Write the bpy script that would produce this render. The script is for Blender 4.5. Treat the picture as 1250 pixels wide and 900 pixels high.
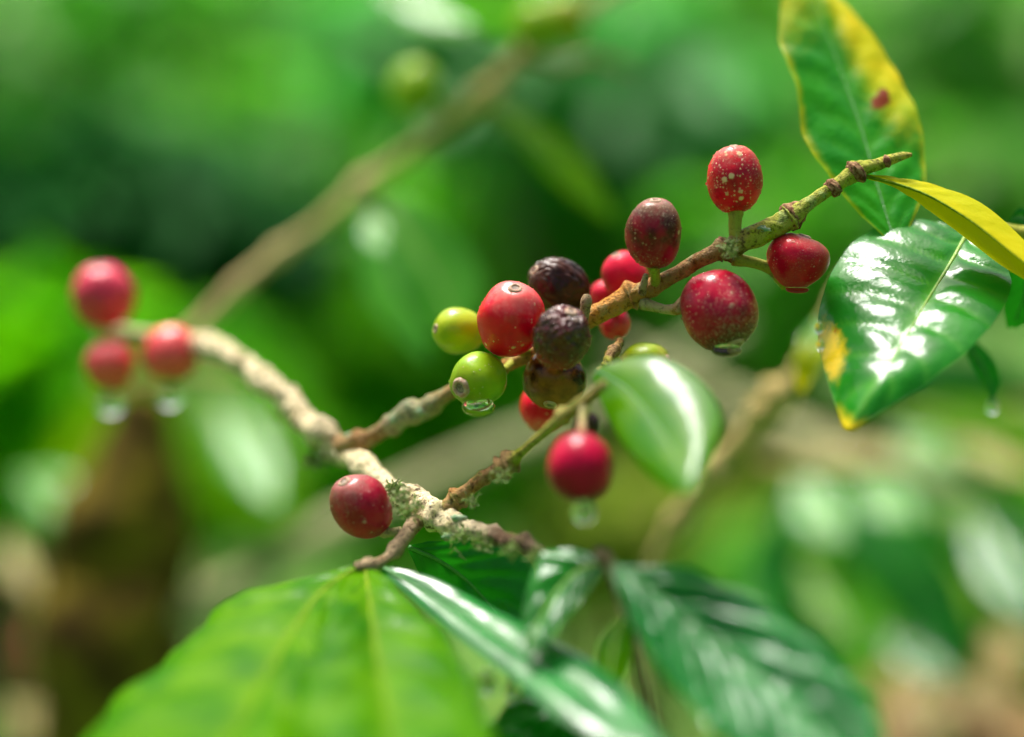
import bpy, math, random
from mathutils import Vector, noise, Matrix

for o in list(bpy.data.objects):
    bpy.data.objects.remove(o)
SC = bpy.context.scene
COL = SC.collection
R = math.radians
rnd = random.Random(7)

# ------------------------------------------------------------------ camera
TILT = R(15)                                   # the camera looks a little down
FOCUS = Vector((0, 0, 1.0))                    # point in focus: the cherry cluster, 1 m above the ground
DIST = 43.0                                    # cm from lens to focus
FRAME = 22.0                                   # cm, width of the frame at the focus distance
FWD = Vector((0, math.cos(TILT), -math.sin(TILT)))
RIGHT = Vector((1, 0, 0))
UP = Vector((0, math.sin(TILT), math.cos(TILT)))
CAM = FOCUS - FWD * DIST * 0.01
cd = bpy.data.cameras.new('camera')
cam = bpy.data.objects.new('camera', cd)
COL.objects.link(cam)
cam.location = CAM
cam.rotation_euler = (math.pi / 2 - TILT, 0, 0)
cd.sensor_width = 36
cd.lens = 36 * DIST / FRAME
cd.clip_start = 0.01
cd.clip_end = 500
cd.dof.use_dof = True
cd.dof.focus_distance = DIST * 0.01
cd.dof.aperture_fstop = cd.lens / 25.0         # 25 mm opening
SC.camera = cam

# ------------------------------------------------------------------ world, sun, exposure
SUN_EL, SUN_AZ = R(62), R(-20)                 # azimuth from +Y (behind the branch) towards -X
w = bpy.data.worlds.new('World')
SC.world = w
w.use_nodes = True
nt = w.node_tree
bg = nt.nodes['Background']
sky = nt.nodes.new('ShaderNodeTexSky')
sky.sky_type = 'NISHITA'
sky.sun_disc = False
sky.sun_elevation = SUN_EL
sky.sun_rotation = SUN_AZ
sky.air_density = 0.6
sky.dust_density = 8.0
sky.ozone_density = 0.2
nt.links.new(sky.outputs[0], bg.inputs[0])
bg.inputs[1].default_value = 0.05
sd = bpy.data.lights.new('sun', 'SUN')
sun = bpy.data.objects.new('sun', sd)
COL.objects.link(sun)
sd.energy = 1.5
sd.angle = R(22)                               # bright overcast: a wide soft patch of cloud
sd.color = (1.0, 0.98, 0.94)
sdir = Vector((math.sin(SUN_AZ) * math.cos(SUN_EL), math.cos(SUN_AZ) * math.cos(SUN_EL), math.sin(SUN_EL)))
sun.rotation_euler = sdir.to_track_quat('Z', 'Y').to_euler()
SC.view_settings.view_transform = 'Standard'
SC.view_settings.look = 'None'
SC.view_settings.gamma = 1
SC.view_settings.exposure = 2.1
SC.cycles.use_denoising = True
SC.cycles.sample_clamp_indirect = 8

# ------------------------------------------------------------------ helpers
BACK = 0.0                                     # extra depth in cm for the middle distance
def P(px, py, dz):
    """a point of the place seen at photo pixel px, py lying dz cm behind the plane of focus"""
    d = (DIST + dz + BACK) * 0.01
    k = FRAME / DIST / 1250.0
    return CAM + FWD * d + RIGHT * ((px - 625) * k * d) + UP * ((450 - py) * k * d)

def S(r, dz):
    """length in metres of r photo pixels at depth dz"""
    return r * FRAME / 1250.0 * (DIST + dz + BACK) / DIST * 0.01

def spline(pts, n):
    """Catmull-Rom through tuples, n samples"""
    m = len(pts)
    out = []
    for i in range(n):
        t = i / (n - 1) * (m - 1)
        k = min(int(t), m - 2)
        f = t - k
        a, b, c, d = pts[max(k - 1, 0)], pts[k], pts[k + 1], pts[min(k + 2, m - 1)]
        out.append(tuple(0.5 * (2 * b[j] + (c[j] - a[j]) * f + (2 * a[j] - 5 * b[j] + 4 * c[j] - d[j]) * f * f
                                + (3 * b[j] - a[j] - 3 * c[j] + d[j]) * f ** 3) for j in range(len(b))))
    return out

def link(name, verts, faces, mat, parent=None, origin=None, attrs=None, kind=None, label=None, smooth=True):
    me = bpy.data.meshes.new(name)
    o0 = origin or Vector((0, 0, 0))
    me.from_pydata([tuple(Vector(v) - o0) for v in verts], [], faces)
    if smooth:
        me.polygons.foreach_set('use_smooth', [True] * len(me.polygons))
    for k, vals in (attrs or {}).items():
        a = me.attributes.new(k, 'FLOAT', 'POINT')
        a.data.foreach_set('value', vals)
    me.update()
    me.materials.append(mat)
    o = bpy.data.objects.new(name, me)
    COL.objects.link(o)
    if parent is not None:
        o.parent = parent
    elif origin is not None:
        o.location = origin
    if kind: o['kind'] = kind
    if label: o['label'] = label
    return o

def thing(name, label, cat, loc, group=None):
    o = bpy.data.objects.new(name, None)
    o.empty_display_size = 0.01
    COL.objects.link(o)
    o.location = loc
    o['label'] = label
    o['category'] = cat
    if group: o['group'] = group
    bpy.context.view_layer.update()
    return o

def frames(pts):
    """parallel-transport frames along a polyline"""
    n = len(pts)
    T = [(pts[min(i + 1, n - 1)] - pts[max(i - 1, 0)]).normalized() for i in range(n)]
    a = T[0].orthogonal().normalized()
    out = []
    for t in T:
        a = (a - t * a.dot(t)).normalized()
        out.append((t, a, t.cross(a)))
    return out

def tube_geo(pts, radii, segs=14, rough=0.0, freq=250.0, seed=0, cap=True):
    verts, faces, ts = [], [], []
    fr = frames(pts)
    n = len(pts)
    off = Vector((seed * 3.7, seed * 1.3, seed * 2.1))
    for i, (p, r) in enumerate(zip(pts, radii)):
        t, a, b = fr[i]
        for j in range(segs):
            th = 2 * math.pi * j / segs
            dirv = a * math.cos(th) + b * math.sin(th)
            q = p + dirv * r
            if rough:
                k = noise.noise(q * freq + off) + 0.6 * noise.noise(q * freq * 2.7 + off) + 0.8 * noise.noise(q * freq * 0.33 + off)
                q = p + dirv * r * (1 + rough * k)
            verts.append(q)
            ts.append(i / (n - 1))
    for i in range(n - 1):
        for j in range(segs):
            j2 = (j + 1) % segs
            faces.append((i * segs + j, i * segs + j2, (i + 1) * segs + j2, (i + 1) * segs + j))
    if cap:
        for i, rev in ((0, True), (n - 1, False)):
            c = len(verts)
            t = fr[i][0]
            verts.append(pts[i] + t * radii[i] * (0.25 if not rev else -0.25))
            ts.append(i / (n - 1))
            for j in range(segs):
                j2 = (j + 1) % segs
                a_, b_ = i * segs + j, i * segs + j2
                faces.append((c, b_, a_) if rev else (c, a_, b_))
    return verts, faces, ts

def stem(name, parent, pts, mat, n=60, segs=16, rough=0.12, freq=250.0, knots=(), seed=0, label=None):
    """a twig through (px, py, dz, radius px); knots = (t, swelling, width)"""
    sp = spline(pts, n)
    P3 = [P(a, b, c) for a, b, c, _ in sp]
    rr = []
    for i, (a, b, c, r) in enumerate(sp):
        t = i / (n - 1)
        k = 1 + sum(s * math.exp(-((t - t0) / w_) ** 2) for t0, s, w_ in knots)
        rr.append(max(S(r, c) * k, 1e-4))
    v, f, ts = tube_geo(P3, rr, segs, rough, freq, seed)
    org = parent.location if parent is not None else None
    return link(name, v, f, mat, parent, org, {'t': ts}, label=label)

# ------------------------------------------------------------------ material helpers
def new_mat(name):
    m = bpy.data.materials.new(name)
    m.use_nodes = True
    return m, m.node_tree, m.node_tree.nodes['Principled BSDF']

def nd(nt, typ, ins=None, **props):
    x = nt.nodes.new(typ)
    for k, v in props.items():
        setattr(x, k, v)
    for k, v in (ins or {}).items():
        if hasattr(v, 'is_linked'):
            nt.links.new(v, x.inputs[k])
        else:
            x.inputs[k].default_value = v
    return x

def c4(c):
    return (c[0], c[1], c[2], 1.0)

def ramp(nt, fac, stops, interp='LINEAR'):
    x = nt.nodes.new('ShaderNodeValToRGB')
    x.color_ramp.interpolation = interp
    el = x.color_ramp.elements
    while len(el) < len(stops):
        el.new(0.5)
    for e, (p, c) in zip(el, stops):
        e.position = p
        e.color = c4(c) if not isinstance(c, (int, float)) else (c, c, c, 1)
    nt.links.new(fac, x.inputs[0])
    return x.outputs[0]

def mixc(nt, fac, a, b, mode='MIX'):
    x = nt.nodes.new('ShaderNodeMix')
    x.data_type = 'RGBA'
    x.blend_type = mode
    for i, v in ((0, fac), (6, a), (7, b)):
        if hasattr(v, 'is_linked'):
            nt.links.new(v, x.inputs[i])
        else:
            x.inputs[i].default_value = v if isinstance(v, (int, float)) else c4(v)
    return x.outputs[2]

def math_(nt, op, a, b=0.0, clamp=False):
    x = nt.nodes.new('ShaderNodeMath')
    x.operation = op
    x.use_clamp = clamp
    for i, v in ((0, a), (1, b)):
        if hasattr(v, 'is_linked'):
            nt.links.new(v, x.inputs[i])
        else:
            x.inputs[i].default_value = v
    return x.outputs[0]

def coords(nt, scale=100.0, off=(0, 0, 0)):
    """object coordinates in centimetres"""
    tc = nt.nodes.new('ShaderNodeTexCoord')
    mp = nd(nt, 'ShaderNodeMapping', {'Vector': tc.outputs['Object'], 'Scale': (scale,) * 3, 'Location': off})
    return mp.outputs[0]

def noise_t(nt, vec, scale, detail=4.0, rough=0.55):
    return nd(nt, 'ShaderNodeTexNoise', {'Vector': vec, 'Scale': scale, 'Detail': detail, 'Roughness': rough}).outputs[0]

def attr(nt, name):
    return nd(nt, 'ShaderNodeAttribute', attribute_name=name).outputs['Fac']

def smooth(nt, v, lo, hi):
    x = nd(nt, 'ShaderNodeMapRange', {'Value': v, 'From Min': lo, 'From Max': hi}, interpolation_type='SMOOTHSTEP')
    return x.outputs[0]

def leaf_mat(name, dark, light, vein, yellow=(0.55, 0.42, 0.01), trans=(0.16, 0.42, 0.015), tw=0.35, rough=0.28,
             coat=0.8, fine=0.5, spot=(0.28, 0.03, 0.01), coat_rough=0.06, soft=0.0):
    m, nt, b = new_mat(name)
    v = coords(nt)
    n1 = noise_t(nt, v, 0.9, 4)
    n2 = noise_t(nt, v, 5.0, 5)
    col = mixc(nt, smooth(nt, n1, 0.35, 0.68), dark, light)
    ve = attr(nt, 'vein')
    col = mixc(nt, math_(nt, 'MULTIPLY', ve, 0.6), col, vein)
    ye = attr(nt, 'yellow')
    ym = smooth(nt, math_(nt, 'ADD', ye, math_(nt, 'MULTIPLY', math_(nt, 'SUBTRACT', n2, 0.5), 0.55 - 0.3 * soft)), 0.3 - 0.3 * soft, 0.75 + 0.35 * soft)
    yc = mixc(nt, smooth(nt, n1, 0.4, 0.6), yellow, (yellow[0] * 0.8, yellow[1] * 0.95, yellow[2]))
    col = mixc(nt, ym, col, yc)
    sp = attr(nt, 'spot')
    sm = smooth(nt, math_(nt, 'ADD', sp, math_(nt, 'MULTIPLY', math_(nt, 'SUBTRACT', n2, 0.5), 0.8)), 0.35, 0.7)
    col = mixc(nt, sm, col, spot)
    nt.links.new(col, b.inputs['Base Color'])
    b.inputs['Roughness'].default_value = rough
    b.inputs['Coat Weight'].default_value = coat
    b.inputs['Coat Roughness'].default_value = coat_rough
    b.inputs['Specular IOR Level'].default_value = 0.05
    wv = noise_t(nt, v, 3.2, 2)
    bp = nd(nt, 'ShaderNodeBump', {'Height': math_(nt, 'ADD', wv, math_(nt, 'MULTIPLY', noise_t(nt, v, 11.0, 2), 0.22)), 'Strength': fine, 'Distance': 0.0006})
    nt.links.new(bp.outputs[0], b.inputs['Normal'])
    nt.links.new(bp.outputs[0], b.inputs['Coat Normal'])
    tcol = mixc(nt, ym, trans, (min(yellow[0] * 1.2, .9), min(yellow[1] * 1.2, .8), yellow[2] * 0.6))
    tcol = mixc(nt, sm, tcol, spot)
    tr = nd(nt, 'ShaderNodeBsdfTranslucent', {'Color': tcol})
    mx = nd(nt, 'ShaderNodeMixShader', {0: tw, 1: b.outputs[0], 2: tr.outputs[0]})
    out = nt.nodes['Material Output']
    nt.links.new(mx.outputs[0], out.inputs[0])
    return m

def mass_mat(name, cols, trans, tw=0.3, rough=0.55, spec=0.04):
    """foliage mass: the hue differs from leaf to leaf"""
    m, nt, b = new_mat(name)
    g = nd(nt, 'ShaderNodeNewGeometry')
    k = len(cols)
    col = ramp(nt, g.outputs['Random Per Island'], [(i / max(k - 1, 1), c) for i, c in enumerate(cols)])
    nt.links.new(col, b.inputs['Base Color'])
    b.inputs['Roughness'].default_value = rough
    b.inputs['Specular IOR Level'].default_value = spec
    tr = nd(nt, 'ShaderNodeBsdfTranslucent', {'Color': mixc(nt, 0.6, col, trans)})
    mx = nd(nt, 'ShaderNodeMixShader', {0: tw, 1: b.outputs[0], 2: tr.outputs[0]})
    nt.links.new(mx.outputs[0], nt.nodes['Material Output'].inputs[0])
    return m

def bark_mat(name, stops, blot=(0.7, 0.64, 0.5), blot_amt=0.5, lichen=None, lichen_amt=0.0, dark=(0.03, 0.018, 0.008), dark_amt=0.5, rough=0.7, bump=1.0, spec=0.12, blot_end=2.0):
    """bark whose colour runs along the twig with its age, with pale blots, dark specks and lichen"""
    m, nt, b = new_mat(name)
    v = coords(nt)
    n1 = noise_t(nt, v, 2.2, 5, 0.6)
    n2 = noise_t(nt, v, 8.0, 5, 0.65)
    n3 = noise_t(nt, v, 26.0, 3, 0.6)
    t = math_(nt, 'ADD', attr(nt, 't'), math_(nt, 'MULTIPLY', math_(nt, 'SUBTRACT', n2, 0.5), 0.12))
    col = ramp(nt, t, stops)
    if blot_amt:
        col = mixc(nt, math_(nt, 'MULTIPLY', smooth(nt, math_(nt, 'ADD', n1, math_(nt, 'MULTIPLY', n2, 0.5)), 0.58, 0.78), math_(nt, 'MULTIPLY', smooth(nt, t, blot_end + 0.04, blot_end - 0.04), blot_amt)), col, blot)
    if lichen:
        nl = noise_t(nt, coords(nt, 100, (3, 7, 1)), 2.6, 4)
        col = mixc(nt, math_(nt, 'MULTIPLY', smooth(nt, nl, 0.54, 0.62), lichen_amt), col, lichen)
    col = mixc(nt, math_(nt, 'MULTIPLY', smooth(nt, math_(nt, 'ADD', n2, math_(nt, 'MULTIPLY', n3, 0.4)), 0.70, 0.56), dark_amt), col, dark)
    nt.links.new(col, b.inputs['Base Color'])
    b.inputs['Roughness'].default_value = rough
    b.inputs['Specular IOR Level'].default_value = spec
    bp = nd(nt, 'ShaderNodeBump', {'Height': math_(nt, 'ADD', n2, math_(nt, 'MULTIPLY', n3, 0.5)), 'Strength': bump, 'Distance': 0.001})
    nt.links.new(bp.outputs[0], b.inputs['Normal'])
    return m

def cherry_mat(name, base, deep, tip=None, tip_amt=0.0, foot=None, foot_amt=0.0, grit=0.0, fleck=(0.75, 0.55, 0.3), big=0.0, small=0.0,
               mottle=0.5, rough=0.4, coat=0.45, wrinkle=0.0, seed=0.0, grey=0.0, spec=0.08, bump=0.5):
    """fruit skin; attribute t runs from the stalk (0) to the navel (1)"""
    m, nt, b = new_mat(name)
    v = coords(nt, 100, (seed, seed * 2, seed * 3))
    n1 = noise_t(nt, v, 1.6, 4)
    n2 = noise_t(nt, v, 6.0, 5, 0.65)
    n3 = noise_t(nt, v, 30.0, 3, 0.6)
    t = attr(nt, 't')
    tw = math_(nt, 'ADD', t, math_(nt, 'MULTIPLY', math_(nt, 'SUBTRACT', n2, 0.5), 0.45))
    col = mixc(nt, math_(nt, 'MULTIPLY', smooth(nt, math_(nt, 'ADD', n1, math_(nt, 'MULTIPLY', math_(nt, 'SUBTRACT', n2, 0.5), 0.25)), 0.42, 0.62), mottle), base, deep)
    if tip:
        col = mixc(nt, math_(nt, 'MULTIPLY', smooth(nt, tw, 0.70, 1.06), tip_amt), col, tip)
    if foot:
        col = mixc(nt, math_(nt, 'MULTIPLY', smooth(nt, tw, 0.42, 0.05), foot_amt), col, foot)
    if grey:
        ng = noise_t(nt, coords(nt, 100, (9 + seed, 2, 5)), 2.4, 6, 0.7)
        col = mixc(nt, math_(nt, 'MULTIPLY', smooth(nt, ng, 0.52, 0.68), grey), col, (0.34, 0.27, 0.22))
    rg = rough
    h = math_(nt, 'MULTIPLY', n3, 0.15)
    for amt, sc, lo, hi, keep in ((big, 4.0, 0.15, 0.20, 0.45), (small, 17.0, 0.18, 0.28, 0.32)):
        if not amt:
            continue
        vo = nd(nt, 'ShaderNodeTexVoronoi', {'Vector': v, 'Scale': sc, 'Randomness': 1.0})
        sep = nd(nt, 'ShaderNodeSeparateColor', {0: vo.outputs['Color']})
        d = math_(nt, 'ADD', vo.outputs['Distance'], math_(nt, 'MULTIPLY', math_(nt, 'SUBTRACT', n3, 0.5), 0.2))
        d = math_(nt, 'DIVIDE', d, math_(nt, 'ADD', math_(nt, 'MULTIPLY', sep.outputs[1], 1.1), 0.45))
        msk = smooth(nt, d, hi, lo)
        patch = smooth(nt, noise_t(nt, coords(nt, 100, (seed + sc, 1, seed)), 1.3, 3), 0.36, 0.56)
        msk = math_(nt, 'MULTIPLY', math_(nt, 'MULTIPLY', msk, patch), math_(nt, 'LESS_THAN', sep.outputs[0], keep * 1.5 * amt))
        col = mixc(nt, math_(nt, 'MULTIPLY', msk, 0.85), col, fleck)
        h = math_(nt, 'ADD', h, math_(nt, 'MULTIPLY', msk, 0.6))
    if grit:
        ng = noise_t(nt, coords(nt, 100, (4, seed, 2)), 34.0, 2, 0.5)
        na = noise_t(nt, coords(nt, 100, (seed, 8, 3)), 1.7, 3)
        zone = math_(nt, 'ADD', math_(nt, 'MULTIPLY', smooth(nt, na, 0.42, 0.62), 0.6), smooth(nt, t, 0.66, 0.98))
        gm = math_(nt, 'MULTIPLY', smooth(nt, ng, 0.58, 0.66), math_(nt, 'MINIMUM', zone, 1.0))
        col = mixc(nt, math_(nt, 'MULTIPLY', gm, grit), col, (0.62, 0.44, 0.28))
        h = math_(nt, 'ADD', h, math_(nt, 'MULTIPLY', gm, 0.4))
    if wrinkle:
        h = math_(nt, 'ADD', h, math_(nt, 'MULTIPLY', n2, wrinkle * 0.9))
    nt.links.new(col, b.inputs['Base Color'])
    b.inputs['Roughness'].default_value = rough
    b.inputs['Specular IOR Level'].default_value = spec
    b.inputs['Coat Weight'].default_value = coat
    b.inputs['Coat Roughness'].default_value = 0.05
    b.inputs['Subsurface Weight'].default_value = 0.0
    bp = nd(nt, 'ShaderNodeBump', {'Height': h, 'Strength': bump, 'Distance': 0.0006})
    nt.links.new(bp.outputs[0], b.inputs['Normal'])
    nt.links.new(bp.outputs[0], b.inputs['Coat Normal'])
    return m

def plain_mat(name, a, b_, scale=8.0, rough=0.6, spec=0.4):
    m, nt, b = new_mat(name)
    v = coords(nt)
    col = mixc(nt, smooth(nt, noise_t(nt, v, scale, 5, 0.6), 0.35, 0.65), a, b_)
    nt.links.new(col, b.inputs['Base Color'])
    b.inputs['Roughness'].default_value = rough
    b.inputs['Specular IOR Level'].default_value = spec
    bp = nd(nt, 'ShaderNodeBump', {'Height': noise_t(nt, v, scale * 2.5, 4), 'Strength': 0.5, 'Distance': 0.0008})
    nt.links.new(bp.outputs[0], b.inputs['Normal'])
    return m

# ------------------------------------------------------------------ materials
M = {}
# leaves
M['leaf_wet'] = leaf_mat('leaf_wet', (0.004, 0.12, 0.006), (0.012, 0.20, 0.006), (0.10, 0.34, 0.02), yellow=(0.75, 0.50, 0.004), tw=0.25, rough=0.5, coat=0.6, fine=0.3, trans=(0.04, 0.46, 0.004), coat_rough=0.16)
M['leaf_fresh'] = leaf_mat('leaf_fresh', (0.018, 0.12, 0.0002), (0.10, 0.25, 0.0002), (0.16, 0.29, 0.001), yellow=(0.42, 0.40, 0.003), tw=0.45, rough=0.4, coat=0.10, fine=0.3, trans=(0.30, 0.64, 0.0005), coat_rough=0.15)
M['leaf_fresh_wet'] = leaf_mat('leaf_fresh_wet', (0.015, 0.11, 0.0002), (0.09, 0.24, 0.0002), (0.15, 0.28, 0.001), yellow=(0.5, 0.5, 0.004), tw=0.45, rough=0.4, coat=0.22, fine=0.2, trans=(0.28, 0.64, 0.0005), coat_rough=0.14)
M['leaf_shine'] = leaf_mat('leaf_shine', (0.04, 0.16, 0.003), (0.09, 0.22, 0.002), (0.14, 0.28, 0.008), yellow=(0.3, 0.34, 0.003), tw=0.3, rough=0.4, coat=1.0, fine=0.35, trans=(0.16, 0.55, 0.006), coat_rough=0.14)
M['leaf_satin'] = leaf_mat('leaf_satin', (0.02, 0.13, 0.0003), (0.09, 0.21, 0.0003), (0.10, 0.22, 0.001), yellow=(0.3, 0.34, 0.003), tw=0.45, rough=0.5, coat=0.7, fine=0.06, trans=(0.22, 0.7, 0.0005), coat_rough=0.15)
M['leaf_ridged'] = leaf_mat('leaf_ridged', (0.002, 0.11, 0.016), (0.005, 0.18, 0.02), (0.012, 0.22, 0.03), tw=0.18, rough=0.4, coat=1.0, fine=0.12, trans=(0.01, 0.45, 0.02), coat_rough=0.18)
M['leaf_dark'] = leaf_mat('leaf_dark', (0.003, 0.09, 0.006), (0.008, 0.15, 0.008), (0.02, 0.22, 0.018), tw=0.22, rough=0.4, coat=0.35, fine=0.35, trans=(0.015, 0.32, 0.006), coat_rough=0.12)
M['leaf_yellow'] = leaf_mat('leaf_yellow', (0.006, 0.18, 0.008), (0.025, 0.27, 0.006), (0.07, 0.29, 0.01), yellow=(0.74, 0.58, 0.002), tw=0.36, rough=0.5, coat=0.4, fine=0.6, trans=(0.06, 0.45, 0.006), soft=0.6, spot=(0.22, 0.035, 0.008), coat_rough=0.12)
M['leaf_gold'] = leaf_mat('leaf_gold', (0.46, 0.45, 0.003), (0.56, 0.50, 0.003), (0.56, 0.54, 0.015), yellow=(0.56, 0.5, 0.003), tw=0.35, rough=0.5, coat=0.03, fine=0.4, trans=(0.6, 0.56, 0.003), spot=(0.16, 0.17, 0.004))
M['leaf_far'] = leaf_mat('leaf_far', (0.04, 0.24, 0.015), (0.09, 0.34, 0.03), (0.16, 0.4, 0.05), tw=0.4, rough=0.45, coat=0.4, fine=0.3, trans=(0.16, 0.6, 0.03), coat_rough=0.15)
M['leaf_dry'] = leaf_mat('leaf_dry', (0.30, 0.22, 0.07), (0.48, 0.39, 0.18), (0.5, 0.4, 0.25), tw=0.25, rough=0.6, coat=0.1, fine=0.8, trans=(0.5, 0.35, 0.15))
M['midrib'] = plain_mat('midrib', (0.16, 0.34, 0.03), (0.26, 0.42, 0.05), 6, 0.4)
M['midrib_yellow'] = plain_mat('midrib_yellow', (0.10, 0.20, 0.002), (0.17, 0.26, 0.003), 6, 0.5, 0.1)
M['midrib_dark'] = plain_mat('midrib_dark', (0.04, 0.2, 0.04), (0.07, 0.26, 0.05), 6, 0.35)
M['midrib_dry'] = plain_mat('midrib_dry', (0.3, 0.2, 0.1), (0.42, 0.3, 0.16), 6, 0.6)
# bark
_c, _d = (0.80, 0.66, 0.36), (0.17, 0.11, 0.03)
M['bark_old'] = bark_mat('bark_old', [(0.0, (0.4, 0.3, 0.15)), (0.10, _d), (0.125, _c), (0.155, _c), (0.175, _d), (0.20, _c), (0.235, _c), (0.26, _d), (0.29, _c), (0.32, _d), (0.345, _c), (0.385, _c), (0.415, _d), (0.44, (0.36, 0.28, 0.16)), (0.47, _c), (0.58, _c), (0.62, (0.3, 0.22, 0.1)), (0.66, _c), (0.78, _c), (0.83, (0.45, 0.34, 0.22)), (0.86, (0.13, 0.075, 0.04)), (1.0, (0.11, 0.08, 0.045))],
                         blot=(0.90, 0.78, 0.50), blot_amt=0.7, lichen=(0.26, 0.25, 0.05), lichen_amt=0.5, dark_amt=0.85, blot_end=0.82)
M['bark_twig'] = bark_mat('bark_twig', [(0.0, (0.36, 0.2, 0.07)), (0.08, (0.30, 0.15, 0.04)), (0.14, (0.34, 0.36, 0.22)), (0.20, (0.28, 0.30, 0.15)), (0.24, (0.36, 0.20, 0.06)), (0.36, (0.60, 0.26, 0.024)), (0.46, (0.54, 0.20, 0.018)), (0.50, (0.28, 0.11, 0.02)), (0.57, (0.16, 0.08, 0.016)), (0.625, (0.16, 0.15, 0.012)), (0.65, (0.33, 0.41, 0.004)), (0.84, (0.35, 0.43, 0.004)), (0.95, (0.42, 0.48, 0.012)), (0.985, (0.45, 0.42, 0.03)), (1.0, (0.3, 0.2, 0.03))],
                          blot=(0.5, 0.36, 0.16), blot_amt=0.3, lichen=(0.22, 0.42, 0.2), lichen_amt=0.3, dark_amt=0.6, rough=0.55)
M['bark_rust'] = bark_mat('bark_rust', [(0.0, (0.3, 0.15, 0.04)), (0.15, (0.36, 0.17, 0.03)), (0.35, (0.28, 0.12, 0.04)), (0.52, (0.22, 0.12, 0.03)), (0.57, (0.36, 0.38, 0.02)), (0.74, (0.38, 0.4, 0.04)), (1.0, (0.26, 0.22, 0.05))],
                          blot=(0.5, 0.36, 0.16), blot_amt=0.4, lichen=(0.2, 0.24, 0.04), lichen_amt=0.6, dark_amt=0.7, rough=0.5)
M['bark_brown'] = bark_mat('bark_brown', [(0.0, (0.26, 0.15, 0.07)), (1.0, (0.3, 0.2, 0.09))], blot=(0.5, 0.4, 0.25), blot_amt=0.5, dark_amt=0.6)
M['bark_far'] = bark_mat('bark_far', [(0.0, (0.42, 0.30, 0.10)), (0.5, (0.5, 0.38, 0.12)), (1.0, (0.42, 0.32, 0.12))], blot=(0.7, 0.56, 0.24), blot_amt=0.5, dark_amt=0.3)
M['bark_diag'] = bark_mat('bark_diag', [(0.0, (0.4, 0.28, 0.12)), (0.3, (0.72, 0.58, 0.25)), (0.42, (0.4, 0.4, 0.1)), (0.5, (0.75, 0.62, 0.28)), (0.6, (0.36, 0.3, 0.1)), (0.7, (0.78, 0.62, 0.22)), (0.8, (0.24, 0.16, 0.06)), (1.0, (0.45, 0.36, 0.14))], blot=(0.7, 0.56, 0.24), blot_amt=0.4, dark_amt=0.3)
M['bark_trunk'] = plain_mat('bark_trunk', (0.05, 0.03, 0.008), (0.17, 0.14, 0.012), 0.5, 0.9, 0.05)
M['stalk'] = bark_mat('stalk', [(0.0, (0.3, 0.34, 0.03)), (1.0, (0.3, 0.3, 0.04))], blot_amt=0.0, dark=(0.1, 0.1, 0.02), dark_amt=0.4, rough=0.45, bump=0.4)
M['stalk_rust'] = bark_mat('stalk_rust', [(0.0, (0.55, 0.26, 0.08)), (0.5, (0.42, 0.36, 0.04)), (1.0, (0.3, 0.28, 0.03))], blot_amt=0.3, dark_amt=0.5, rough=0.5)
M['collar'] = plain_mat('collar', (0.09, 0.035, 0.015), (0.34, 0.2, 0.10), 9, 0.8, 0.1)
M['moss'] = mass_mat('moss', [(0.05, 0.10, 0.015), (0.14, 0.24, 0.04), (0.3, 0.4, 0.16), (0.10, 0.08, 0.03)], (0.3, 0.4, 0.1), 0.2, 0.8, 0.2)
M['lichen'] = plain_mat('lichen', (0.14, 0.30, 0.13), (0.46, 0.52, 0.36), 9, 0.8, 0.2)
M['navel'] = plain_mat('navel', (0.10, 0.07, 0.05), (0.36, 0.28, 0.22), 14, 0.6)
M['navel_ring'] = plain_mat('navel_ring', (0.42, 0.2, 0.12), (0.5, 0.4, 0.26), 12, 0.5)
m, nt_, b_ = new_mat('water')
b_.inputs['Base Color'].default_value = (1, 1, 1, 1)
b_.inputs['Roughness'].default_value = 0.0
b_.inputs['IOR'].default_value = 1.333
b_.inputs['Transmission Weight'].default_value = 1.0
M['water'] = m
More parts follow.
